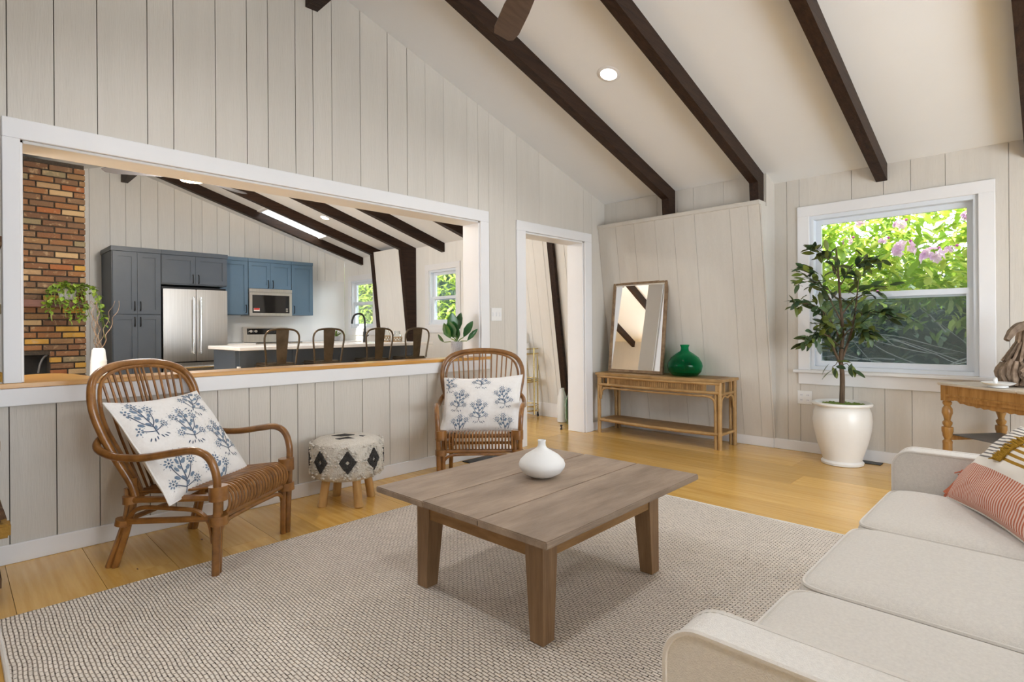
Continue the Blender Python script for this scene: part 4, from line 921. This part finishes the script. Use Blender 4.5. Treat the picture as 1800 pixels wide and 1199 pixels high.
# ------------------------------------------------------------------ small wall things, vents, fan
def plate(name, lab, cat, n, loc, axis, w, h, kindp):
    t = thing(name, lab, cat, loc, 0 if axis == 'y' else -PI/2)
    B().box(-w/2, w/2, -.006, -.0005, -h/2, h/2).bevel(.002, 1).build('cover_plate', mPLATE, t)
    for k in range(n):
        x = (k-(n-1)/2)*(w/n*.92)
        if kindp == 's': B().box(x-.008, x+.008, -.010, -.0062, -.018, .018).build('rocker', mTRIM, t)
        else:
            for z in (-.022, .022):
                B().box(x-.014, x+.014, -.0075, -.0062, z-.014, z+.014).build('socket', mTRIM, t)
                B().box(x-.007, x-.005, -.0082, -.0076, z-.005, z+.006).box(x+.005, x+.007, -.0082, -.0076, z-.005, z+.006).build('slot', mSLOT, t)
plate('light_switch', 'white triple switch plate beside the doorway', 'switch', 3, (3.457, D1-.0025, 1.24), 'y', .13, .115, 's')
plate('wall_outlet', 'white outlet plate low behind the doorway armchair', 'outlet', 1, (2.872, D1-.0025, .43), 'y', .075, .12, 'o')
plate('wall_outlet', 'white double outlet plate left of the potted tree', 'outlet', 2, (EX-.0025, 1.612, .482), 'x', .118, .118, 'o')
def vent(lab, x0, x1, y0, y1, along):
    t = thing('floor_vent', lab, 'vent', (0, 0, .0005), group='black floor vents'); B().box(x0, x1, y0, y1, 0, .004).build('plate', mVENT, t)
    for k in range(6):
        q = lerp(y0+.01, y1-.01, k/5) if along == 'x' else lerp(x0+.01, x1-.01, k/5)
        (B().box(x0+.01, x1-.01, q-.003, q+.003, .0042, .006) if along == 'x' else B().box(q-.003, q+.003, y0+.01, y1-.01, .0042, .006)).build('louvre', mDARKBOX, t)
vent('black floor vent below the window beside the white pot', 5.20, 5.30, 1.02, 1.30, 'y'); vent('black floor vent under the doorway armchair', 3.02, 3.38, 3.47, 3.57, 'x')
fn = thing('ceiling_fan', 'dark brown ceiling fan with one blade entering the top of the picture', 'fan', (RX, 1.57, 2.70))
B().tube([(0, 0, .05), (0, 0, .5695)], .014, 10).build('downrod', mBLACK, fn); B().lathe([(.05, -.07), (.09, -.05), (.10, .0), (.09, .04), (.03, .07)], 28).build('motor', mBLACK, fn); B().lathe([(.06, .53), (.065, .5695)], 24).build('canopy', mBLACK, fn)
for k in range(3):
    a = math.radians(59+120*k); Mx = Matrix.Rotation(a, 4, 'Z') @ Matrix.Rotation(math.radians(10), 4, 'X')
    P = [(.09, -.03), (.2, -.055), (.40, -.066), (.60, -.068), (.672, -.055), (.688, -.03), (.655, .058), (.60, .068), (.4, .066), (.2, .05), (.09, .03)]
    bb = B(); bb.prism([Mx @ V(x, y, -.004) for x, y in P], Mx.to_3x3() @ V(0, 0, .008)); bb.build('blade', mFAN, fn)

# ------------------------------------------------------------------ kitchen
def shaker(par, x0, x1, yf, z0, z1, mat, hx=None, hz=None, s=.062):
    # door front face at y=yf (facing -y)
    bb = B(); g = .0018; x0 += g; x1 -= g; z0 += g; z1 -= g
    bb.box(x0, x0+s, yf, yf+.02, z0, z1).box(x1-s, x1, yf, yf+.02, z0, z1).box(x0+s, x1-s, yf, yf+.02, z0, z0+s).box(x0+s, x1-s, yf, yf+.02, z1-s, z1).box(x0+s, x1-s, yf+.012, yf+.02, z0+s, z1-s)
    d = bb.build('door', mat, par)
    if hx is not None: B().tube(spline([(hx, yf, hz-.06), (hx, yf-.028, hz-.052), (hx, yf-.028, hz+.052), (hx, yf, hz+.06)], 3), .0065, 6).build('handle', mBLACK, d)
    return d
FY = 9.02
tc = thing('pantry_cabinet', 'tall slate blue pantry cabinet with four shaker doors left of the refrigerator', 'cabinet')
B().box(1.545, 2.118, FY+.021, YF-.015, .001, 2.20).build('body', mCAB, tc); B().box(1.535, 2.118, FY-.005, YF-.015, 2.20, 2.262).build('crown', mCAB, tc)
for x0, x1, hx in ((1.553, 1.833, 1.800), (1.833, 2.112, 1.868)):
    shaker(tc, x0, x1, FY, 1.345, 2.195, mCAB, hx, 1.455); shaker(tc, x0, x1, FY, .10, 1.338, mCAB, hx, 1.24)
fc = thing('fridge_cabinet', 'slate blue two-door cabinet above the refrigerator', 'cabinet')
B().box(2.122, 2.99, FY+.021, YF-.015, 1.775, 2.20).build('body', mCAB, fc); B().box(2.1205, 3.0, FY-.005, YF-.015, 2.2005, 2.262).build('crown', mCAB, fc)
shaker(fc, 2.125, 2.557, FY, 1.79, 2.195, mCAB, 2.52, 1.865); shaker(fc, 2.557, 2.99, FY, 1.79, 2.195, mCAB, 2.594, 1.865)
fg = thing('refrigerator', 'stainless steel french door refrigerator with freezer drawer', 'refrigerator', (0, 0, .001))
B().box(2.135, 2.985, FY+.05, YF-.02, 0, 1.745).build('body', mBLACK, fg)
for x0, x1, hx in ((2.136, 2.556, 2.512), (2.564, 2.984, 2.608)):
    d = B().box(x0, x1, FY-.02, FY+.048, .665, 1.712).bevel(.006, 2).build('door', mSTEEL, fg)
    B().tube([(hx, FY-.068, .78), (hx, FY-.068, 1.60)], .0135, 10).build('handle', mCHROME, d)
    for z in (.80, 1.58): B().box(hx-.010, hx+.010, FY-.068, FY-.021, z-.014, z+.014).build('handle_mount', mCHROME, d)
d = B().box(2.136, 2.984, FY-.02, FY+.048, .06, .648).bevel(.006, 2).build('freezer_drawer', mSTEEL, fg); B().tube([(2.2, FY-.068, .585), (2.92, FY-.068, .585)], .0135, 10).build('handle', mCHROME, d)
for x in (2.23, 2.89): B().box(x-.014, x+.014, FY-.068, FY-.021, .575, .595).build('handle_mount', mCHROME, d)
UY = 9.39
def upper(lab, x0, x1, z0, doors):
    c = thing('wall_cabinet', lab, 'cabinet', group='blue wall cabinets'); B().box(x0+.001, x1-.001, UY+.021, YF-.015, z0, 2.235).build('body', mCABB, c); B().box(x0+.001, x1-.001, UY-.004, YF-.015, 2.2355, 2.29).build('crown', mCABB, c)
    for a, b, hx, hz in doors: shaker(c, a, b, UY, z0, 2.232, mCABB, hx, hz, .058)
upper('blue single-door wall cabinet next to the refrigerator', 3.005, 3.432, 1.365, [(3.007, 3.430, 3.395, 1.46)])
upper('blue two-door wall cabinet above the microwave', 3.434, 4.146, 1.80, [(3.436, 3.790, 3.752, 1.875), (3.790, 4.144, 3.828, 1.875)])
upper('blue single-door wall cabinet right of the microwave', 4.148, 4.535, 1.365, [(4.150, 4.533, 4.188, 1.46)])
mw_ = thing('microwave', 'stainless over-range microwave with black glass door', 'microwave')
B().box(3.436, 4.144, UY+.0, YF-.015, 1.345, 1.795).build('body', mSTEEL, mw_); d = B().box(3.436, 4.144, UY-.03, UY-.001, 1.345, 1.735).bevel(.004, 1).build('door', mSTEEL, mw_)
B().box(3.485, 4.095, UY-.034, UY-.0305, 1.395, 1.69).build('glass', mBGLASS, d); B().box(3.436, 4.144, UY-.03, UY-.001, 1.74, 1.794).build('vent_strip', mSTEEL, mw_)
B().box(3.505, 3.60, UY-.0362, UY-.0345, 1.425, 1.475).build('sticker', mPLATE, d); B().box(3.508, 3.597, UY-.0372, UY-.0364, 1.445, 1.474).build('sticker_band', mRED, d)
for k in range(6): B().box(4.035+.02*(k % 2), 4.047+.02*(k % 2), UY-.0358, UY-.0345, 1.42+.022*(k//2), 1.43+.022*(k//2)).build('button', mPLATE, d)
rg = thing('kitchen_range', 'stainless electric range with dark knob panel', 'stove', (0, 0, .001))
B().box(3.44, 4.19, 9.08, YF-.02, 0, .905).build('body', mSTEEL, rg); B().box(3.442, 4.188, 9.08, 9.62, .9055, .915).build('cooktop', mBGLASS, rg)
B().prism([(3.44, 9.62, .906), (3.44, 9.655, 1.165), (3.44, 9.715, 1.165), (3.44, 9.715, .906)], (.75, 0, 0)).build('backguard', mSTEEL, rg); sl = .035/.259
B().hexa([(3.50, 9.6155+sl*.134, 1.04), (4.13, 9.6155+sl*.134, 1.04), (4.13, 9.6255+sl*.134, 1.04), (3.50, 9.6255+sl*.134, 1.04), (3.50, 9.6155+sl*.234, 1.14), (4.13, 9.6155+sl*.234, 1.14), (4.13, 9.6255+sl*.234, 1.14), (3.50, 9.6255+sl*.234, 1.14)]).build('control_panel', mBGLASS, rg)
for x in (3.555, 3.635, 3.995, 4.075): B().tube([(x, 9.638, 1.09), (x, 9.605, 1.094)], [.026, .023], 16).build('knob', mCHROME, rg)
B().box(3.46, 4.17, 9.055, 9.0795, .25, .80).build('oven_door', mSTEEL, rg)
for nm, x0, x1, lab in (('base_cabinet', 3.005, 3.435, 'slate blue base cabinet between refrigerator and range'), ('base_cabinet', 4.195, EX-.02, 'slate blue base cabinet right of the range')):
    c = thing(nm, lab, 'cabinet'); B().box(x0, x1, 9.13, YF-.02, .001, .872).build('body', mCAB, c); shaker(c, x0, (x0+x1)/2, 9.109, .1, .87, mCAB); shaker(c, (x0+x1)/2, x1, 9.109, .1, .87, mCAB)
    tag(B().box(x0, x1, 9.09, YF-.0145, .8725, .908).bevel(.003, 1).build('worktop', mQUARTZ), 'white worktop '+('beside the refrigerator' if x0 < 4 else 'in the far corner below the kitchen window'), 'worktop')
isl = thing('kitchen_island', 'slate grey kitchen island with panelled front behind the stools', 'island')
B().box(2.20, 4.56, 6.36, 7.05, .001, .8975).build('body', mCAB, isl)
for k in range(4): shaker(isl, 2.22+.585*k, 2.22+.585*(k+1), 6.339, .08, .89, mCAB, s=.075)
B().box(2.185, 2.199, 6.36, 7.05, .02, .89).build('end_panel', mCAB, isl)
B().box(2.2, 2.22, 6.3, 6.36, .7, .72).build('outlet_peg', mPLATE, isl)
tag(B().box(2.138, 4.66, 6.10, 7.10, .898, .936).bevel(.004, 1).build('island_worktop', mQUARTZ), 'long white quartz worktop on the island', 'worktop')
fa = thing('kitchen_faucet', 'black gooseneck faucet on the island', 'faucet', (4.10, 6.93, .9362))
B().lathe([(.03, 0), (.026, .01), (.024, .14), (.016, .15)], 16).build('base', mBLACK, fa); B().tube(spline([(0, 0, .12), (0, 0, .30), (-.03, 0, .375), (-.09, 0, .395), (-.155, 0, .375), (-.19, 0, .31), (-.198, 0, .255)], 6), .0135, 10).build('spout', mBLACK, fa); B().tube([(.02, 0, .07), (.06, 0, .1)], .008, 8).build('lever', mBLACK, fa)
def jar(loc, lab, r, h, neck):
    t = thing('glass_jar', lab, 'jar', loc, group='glass jars on the island'); B().lathe([(r, 0), (r, h*.55), (r*.8, h*.65), (r*neck, h*.78), (r*neck, h), (r*neck*.85, h), (r*neck*.85, h*.78), (r*.72, h*.63), (r*.92, h*.52), (r*.92, .006)], 20).build('glass', mCLEAR, t)
    bb = B()
    for k in range(10):
        a = 2*PI*k/10
        for s in (-1, 1): bb.tube([((r+.004)*math.cos(a+s*j*.314), (r+.004)*math.sin(a+s*j*.314), .005+j*h*.14) for j in range(4)], .003, 5)
    for z in (.004, h*.42): bb.tube([((r+.005)*math.cos(2*PI*k/20), (r+.005)*math.sin(2*PI*k/20), z) for k in range(20)], .005, 6, closed=True)
    bb.build('rope_net', mCONS, t)
jar((4.33, 6.75, .9364), 'taller glass jar in a rope net on the island', .055, .20, .55); jar((4.48, 6.70, .9364), 'shorter wide glass jar in a rope net on the island', .065, .15, .6)
sp_ = thing('small_plant', 'little spiky plant in a pale bowl on the far worktop', 'plant', (5.0, 9.45, .9084)); B().lathe([(.04, 0), (.07, .01), (.085, .08), (.078, .08), (.06, .02)], 20).build('bowl', mCONCR, sp_)
LS = leaf_mesh('leaf', .16, .022, mPOTHOS, .5)
for k in range(26): link('leaf', LS, sp_, loc=(random.uniform(-.03, .03), random.uniform(-.03, .03), .075), rot=Vector((random.uniform(-1, 1), random.uniform(-1, 1), random.uniform(.6, 1.6))).to_track_quat('X', 'Z').to_euler())
# stools
def stool(lab, x, y):
    s = thing('bar_stool', lab, 'stool', (x, y, .001), random.uniform(-.02, .02), 'metal bar stools at the island')
    bb = B().box(-.165, .165, -.16, .16, .715, .765).bevel(.02, 3); bb.sm = True; bb.build('seat', mSTOOL, s)
    hp = [(-.155, -.150, .75), (-.163, -.165, .86), (-.180, -.18, .99), (-.175, -.188, 1.06), (-.135, -.192, 1.105), (-.05, -.194, 1.122), (.05, -.194, 1.122), (.135, -.192, 1.105), (.175, -.188, 1.06), (.18, -.18, .99), (.163, -.165, .86), (.155, -.150, .75)]
    B().tube(spline(hp, 5), .0105, 8).build('back_hoop', mSTOOL, s)
    B().hexa([(-.048, -.158, .755), (.048, -.158, .755), (.048, -.152, .755), (-.048, -.152, .755), (-.068, -.199, 1.115), (.068, -.199, 1.115), (.068, -.193, 1.115), (-.068, -.193, 1.115)]).build('splat', mSTOOL, s)
    for sx_ in (-1, 1):
        for sy_ in (-1, 1): B().hexa([(sx_*.19-.014, sy_*.19-.014, 0), (sx_*.19+.014, sy_*.19-.014, 0), (sx_*.19+.014, sy_*.19+.014, 0), (sx_*.19-.014, sy_*.19+.014, 0), (sx_*.14-.022, sy_*.135-.022, .72), (sx_*.14+.022, sy_*.135-.022, .72), (sx_*.14+.022, sy_*.135+.022, .72), (sx_*.14-.022, sy_*.135+.022, .72)]).build('leg', mSTOOL, s)
    for sx_ in (-1, 1): B().box(sx_*.178-.008, sx_*.178+.008, -.17, .17, .24, .26).build('stretcher', mSTOOL, s); B().box(-.17, .17, sx_*.178-.008, sx_*.178+.008, .30, .32).build('stretcher', mSTOOL, s)
for x, lab in ((2.46, 'bronze metal bar stool nearest the refrigerator'), (2.985, 'bronze metal bar stool second from the refrigerator'), (3.63, 'bronze metal bar stool in front of the black faucet'), (4.175, 'bronze metal bar stool nearest the ledge plant')): stool(lab, x, 5.98)
# kitchen fan with light
kf = thing('kitchen_fan', 'grey kitchen ceiling fan with a glowing round light', 'fan', (RX, 6.4, 2.72))
B().tube([(0, 0, .05), (0, 0, .5495)], .014, 10).build('downrod', mBLACK, kf); B().lathe([(.10, -.03), (.12, .0), (.10, .05), (.03, .07)], 28).build('motor', mFANG, kf); B().lathe([(.07, -.062), (.105, -.055), (.11, -.031)], 28).build('light', mLAMPW, kf)
for k in range(3):
    a = math.radians(32+120*k); Mx = Matrix.Rotation(a, 4, 'Z') @ Matrix.Rotation(math.radians(8), 4, 'X'); P = [(.1, -.04), (.3, -.075), (.70, -.08), (.78, -.05), (.79, .03), (.72, .08), (.3, .075), (.1, .04)]
    B().prism([Mx @ V(x, y, -.004) for x, y in P], Mx.to_3x3() @ V(0, 0, .008)).build('blade', mFANG, kf)
d = bpy.data.lights.new('lamp', 'POINT'); d.energy = 85; d.color = (1, .94, .86); d.shadow_soft_size = .1; o = bpy.data.objects.new('lamp', d); COL.objects.link(o); o.parent = kf; o.location = (0, 0, -.17)

# hearth vase, mantel plant, ledge plant -------------------------------------------
hv = thing('white_vase', 'white banded vase with curly branches right of the brick chimney', 'vase', (1.16, 7.50, .3405)); HVZ = .60
B().lathe([(.06, 0), (.085, .01), (.082, .13), (.086, .14), (.082, .15), (.078, .29), (.082, .30), (.078, .31), (.074, .44), (.076, .45), (.072, .46), (.060, .57), (.045, .59), (.035, .58)], 28).build('body', mCERAM, hv)
for k in range(7):
    a = random.uniform(0, 2*PI); p = Vector((0, 0, .55)); pts = [p.copy()]; d = Vector((.3*math.cos(a)+.15, .3*math.sin(a), 1))
    for j in range(9): p = p+Vector((d.x*.05+.028*math.sin(j*2.1+k), d.y*.05+.028*math.cos(j*1.7+k), .062)); pts.append(p.copy())
    B().tube(spline(pts, 3), [lerp(.0055, .002, i/27) for i in range(28)], 5).build('twig', mDRIFT, hv)
mp_ = thing('trailing_plant', 'trailing green plant in a grey pot on the kitchen mantel', 'plant', (.93, 7.80, 1.4556))
B().lathe([(.05, 0), (.07, .01), (.085, .13), (.078, .13), (.05, .1)], 20).build('pot', mCONCR, mp_)
TL_ = [leaf_mesh('leaf', .06, .042, mPOTHOS, .3), leaf_mesh('leaf', .045, .034, mPOTHOS, .2)]
vines = []
for k in range(15):
    a = lerp(-2.95, .25, k/14); ex, ey = .13*math.cos(a)*1.3, min(.03, .10*math.sin(a)); L_ = random.uniform(.15, .36) if k < 11 else random.uniform(.3, .52)
    if k >= 11: ex += .09
    ey = min(ey, -.035) if k < 11 else ey
    S = spline([(0, 0, .12), (ex*.6, ey*.7, .17), (ex, ey-.02, .09), (ex*1.15, ey-.035, .09-L_*.5), (ex*1.2+.02, ey-.04, .09-L_)], 5); vines.append(S); B().tube(S, .003, 5).build('vine', mPOTHOS, mp_)
for k in range(250):
    S = random.choice(vines); p = random.choice(S[3:])+Vector((random.uniform(-.025, .025), random.uniform(-.03, .005), random.uniform(-.02, .03)))
    link('leaf', random.choice(TL_), mp_, loc=p, rot=Vector((random.uniform(-1, 1), random.uniform(-1, -.1), random.uniform(-.9, .5))).to_track_quat('X', 'Z').to_euler())
lp = thing('ledge_plant', 'broad-leaved green plant in a grey speckled pot on the ledge', 'plant', (3.09, 3.715, .8677)); B().lathe([(.040, 0), (.048, .004), (.051, .13), (.0505, .136), (.044, .136), (.04, .12)], 28).build('pot', mCONCR, lp); B().lathe([(.042, .118), (.02, .124)], 20).build('soil', mSOIL, lp)
def blade(px, pz, fw, l, w, tw, bend=.25):
    # stem + leaf in the room's view plane: px sideways, pz height of leaf base
    base = Vector((0, 0, .12)); b0 = RGT*px*.45+Vector((0, 0, .12+pz)); dirv = (RGT*px+Vector((0, 0, .24))+TOC*fw).normalized()
    B().tube([base, (base+b0)/2+Vector((0, 0, .01)), b0], .004, 6).build('stem', mPOTHOS, lp)
    me = leaf_mesh('leaf', l, w, mFIGL, bend); x = dirv; z = (TOC+Vector((0, 0, .25))).normalized(); z = (z-x*z.dot(x)).normalized(); y = z.cross(x); R = Matrix((x, y, z)).transposed() @ Matrix.Rotation(tw, 3, 'X')
    link('leaf', me, lp, loc=b0, rot=R.to_euler())
blade(-.035, .10, .01, .17, .115, .1, .05); blade(.03, .105, .0, .165, .10, -.12, .05); blade(-.05, .045, .05, .155, .11, .15, .05); blade(.02, .03, .07, .13, .10, -.1, .06); blade(.13, .05, .0, .165, .07, .3, .08); blade(.20, .02, .0, .14, .045, .35, .1); blade(-.11, .04, .02, .15, .09, -.2, .08); blade(-.24, .01, .0, .09, .035, -.3, .2); blade(-.02, .07, -.05, .16, .11, 0, .05)

# hall ----------------------------------------------------------------------------
bc = thing('bar_cart', 'round brass bar cart in the hall', 'cart', (5.055, 4.79, 0), .5)
for z in (.10, .155, .455, .48, .80, .86): B().tube([(.19*math.cos(2*PI*k/36), .19*math.sin(2*PI*k/36), z) for k in range(36)], .008 if z in (.10, .455, .80) else .006, 8, closed=True).build('ring', mGOLD, bc)
for z in (.10, .455, .80): B().lathe([(.185, z-.003), (.185, z+.003)], 36).build('glass_shelf', mCLEAR, bc)
for k in range(6):
    a = k*PI/3; p = Vector((.19*math.cos(a), .19*math.sin(a), 0)); B().tube([p+V(0, 0, .055), p+V(0, 0, .87)], .009, 8).build('post', mGOLD, bc)
for k in range(3): a = k*2*PI/3+PI/3; B().lathe([(.012, -.009), (.022, -.006), (.022, .006), (.012, .009)], 16, M=Matrix.Translation((.19*math.cos(a), .19*math.sin(a), .0235)) @ Matrix.Rotation(a, 4, 'Z') @ Matrix.Rotation(PI/2, 4, 'Y')).build('caster', mBLACK, bc); B().tube([(.19*math.cos(a), .19*math.sin(a), .04), (.19*math.cos(a), .19*math.sin(a), .06)], .01, 8).build('caster_fork', mBLACK, bc)
def small(name, lab, cat, loc, prof, mat): return tag(link(name, B().lathe(prof, 24).mesh(name, mat), loc=loc), lab, cat)
small('white_cup', 'white cylindrical cup on the brass bar cart', 'cup', (5.06, 4.73, .8037), [(.03, 0), (.036, .004), (.036, .12), (.032, .12), (.03, .01)], mCERAM)
small('glass_decanter', 'clear faceted glass decanter on the brass bar cart', 'bottle', (5.10, 4.83, .8037), [(.035, 0), (.042, .01), (.042, .12), (.02, .16), (.016, .2), (.022, .21), (.028, .24), (.015, .27)], mCLEAR)
small('amber_bottle', 'slim amber bottle on the brass bar cart', 'bottle', (5.02, 4.85, .8037), [(.022, 0), (.026, .006), (.026, .14), (.012, .17), (.011, .22), (.013, .23)], M('amber', (.35, .19, .05), .2))
small('dark_bottle', 'dark bottle at the left side of the bar cart', 'bottle', (4.95, 4.76, .8037), [(.03, 0), (.034, .006), (.034, .12), (.014, .15), (.013, .2)], mBLACK)
small('hall_vase', 'tall white tapered vase on the hall floor', 'vase', (5.10, 4.20, .001), [(.048, 0), (.056, .006), (.060, .14), (.052, .30), (.030, .37), (.028, .40), (.023, .40), (.022, .36)], mCERAM)
small('green_demijohn', 'pale green glass demijohn on the hall floor behind the jamb', 'bottle', (5.10, 3.985, .001), [(.09, 0), (.12, .01), (.135, .10), (.13, .28), (.07, .42), (.03, .48), (.028, .56), (.033, .57), (.024, .565), (.026, .48), (.064, .41), (.124, .28), (.129, .10), (.115, .016), (.08, .008)], mSEAG)
ds = thing('door_stop', 'small black door stop at the foot of the doorway jamb', 'door stop', (4.72, 3.90, .001)); B().lathe([(.014, 0), (.014, .01), (.006, .014), (.006, .03), (.013, .034), (.013, .048), (.005, .052)], 16).build('peg', mBLACK, ds); B().tube(spline([(.0, 0, .04), (.03, -.01, .02), (.05, .0, .004)]), .003, 6).build('cord', mPLATE, ds)

# ------------------------------------------------------------------ garden outside the windows
mSOILG = M('leaf_litter', (.05, .045, .04), .95, c2=(.11, .095, .08), ns=8, bump=.6)
mRHO = M('rhododendron_leaf', (.16, .28, .04), .38, c2=(.30, .42, .08), ns=5, var=.35); mRHOY = M('rhododendron_leaf_young', (.52, .58, .14), .4, c2=(.64, .66, .24), ns=5, var=.25)
translucent(mRHO, .45, (.32, .48, .06)); translucent(mRHOY, .45, (.6, .66, .12))
mTWIG = M('pale_twig', (.52, .47, .40), .8, c2=(.66, .60, .52), ns=12)
mPETAL = M('pink_petal', (.86, .58, .80), .6, c2=(.92, .76, .90), ns=30); translucent(mPETAL, .35, (.9, .6, .85)); mPETALD = M('magenta_bud', (.55, .10, .38), .6)
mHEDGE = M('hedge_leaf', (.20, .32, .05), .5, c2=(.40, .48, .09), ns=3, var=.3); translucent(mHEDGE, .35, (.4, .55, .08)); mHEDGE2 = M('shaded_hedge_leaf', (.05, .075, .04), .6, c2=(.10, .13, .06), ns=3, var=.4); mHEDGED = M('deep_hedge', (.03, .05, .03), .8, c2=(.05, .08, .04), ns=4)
tag(link('garden_ground', B().box(5.6, 30, -25, 35, -.5, -.35).mesh('garden_ground', mSOILG)), 'dark earth garden ground outside the windows', 'ground', kind='structure')
rh = thing('rhododendron', 'sunlit rhododendron bush with pink blooms outside the garden window', 'shrub', (0, 0, -.35))
def rpos():
    while True:
        x = random.uniform(6.3, 8.3); y = random.uniform(-.9, 3.6); z = random.uniform(1.35, 3.9)
        if random.random() < .05: z = random.uniform(.9, 1.5)
        f = ((x-7.4)/1.15)**2+((z-2.6)/1.5)**2
        if f < 1.15 and f > .25: return Vector((x, y, z+.35))
scatter('foliage', rh, 7000, rpos, .165, mRHO); scatter('young_foliage', rh, 6500, rpos, .15, mRHOY)
RL = leaf_mesh('leaf', .13, .048, mRHO, .15); RL2 = leaf_mesh('leaf', .12, .045, mRHOY, .15); k = 0
while k < 240:
    y = random.uniform(.45, 2.1); z = random.uniform(1.38, 2.35); x = random.uniform(6.25, 6.8)
    link('leaf', random.choice((RL, RL2)), rh, loc=(x, y, z+.35), rot=Vector((random.uniform(-.8, .4), random.uniform(-1, 1), random.uniform(-.7, .6))).to_track_quat('X', 'Z').to_euler()); k += 1
for k in range(52):
    y = random.uniform(-.2, 3.2); p = Vector((random.uniform(6.3, 7.3), y, random.uniform(-.1, 1.05))); pts = [p.copy()]; sg = random.choice((-1, 1)); d = Vector((random.uniform(-.25, .2), sg*random.uniform(.6, 1), random.uniform(.1, .75)))
    for j in range(7): d += Vector((random.uniform(-.15, .12), random.uniform(-.22, .22), random.uniform(-.30, .22))); p = p+d.normalized()*random.uniform(.14, .26); pts.append(p.copy())
    pts = [q+Vector((0, 0, .35)) for q in pts]; S = spline(pts, 3); r0 = random.uniform(.005, .011); B().tube(S, [lerp(r0, .002, i/(len(S)-1)) for i in range(len(S))], 6).build('branch', mTWIG, rh)
fl_i = 0
for (y, z, x, r) in ((1.005, 1.80, 6.12, .10), (.80, 1.715, 6.12, .10), (1.40, 2.13, 6.2, .08), (1.05, 2.04, 6.2, .06), (.68, 1.77, 6.15, .045), (1.5, 1.95, 6.3, .05), (1.18, 1.90, 6.15, .04), (1.27, 1.40, 6.15, .045), (.56, 2.05, 6.2, .06)):
    bb = B()
    for k in range(16):
        a = random.uniform(0, 2*PI); h_ = random.uniform(-.3, 1); rr = math.sqrt(max(0, 1-h_*h_)); c_ = Vector((x, y, z+.35))+Vector((rr*math.cos(a), rr*math.sin(a), h_))*r*.7; od = Vector((rr*math.cos(a), rr*math.sin(a), h_))
        t1_ = od.orthogonal().normalized(); t2_ = od.cross(t1_)
        for q in range(5):
            w = q*2*PI/5; e1 = t1_*math.cos(w)+t2_*math.sin(w); e2 = t1_*math.cos(w+.6)+t2_*math.sin(w+.6); e3 = t1_*math.cos(w-.6)+t2_*math.sin(w-.6); s = r*.42
            bb.face([c_, c_+e3*s*.7+od*s*.4, c_+e1*s+od*s*.45, c_+e2*s*.7+od*s*.4])
    bb.build('bloom', mPETAL, rh); B().ball((x, y-.05, z+.35+r*.8), .014, 1).build('bud', mPETALD, rh)
# hedge and trees beyond
def hedge(name, lab, x0, x1, y0, y1, z1, n, size, mat, core=True):
    t = thing(name, lab, 'hedge', (0, 0, -.35))
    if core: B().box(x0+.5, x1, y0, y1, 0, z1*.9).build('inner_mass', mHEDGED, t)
    scatter('foliage', t, n, lambda: Vector((random.uniform(x0, x0+.6), random.uniform(y0, y1), random.uniform(0, z1))), size, mat)
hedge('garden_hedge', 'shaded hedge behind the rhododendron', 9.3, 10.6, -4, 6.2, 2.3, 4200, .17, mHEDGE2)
hedge('bright_hedge', 'tall bright green hedge outside the kitchen windows', 10.5, 12, 6.5, 22, 4.4, 9000, .24, mHEDGE)
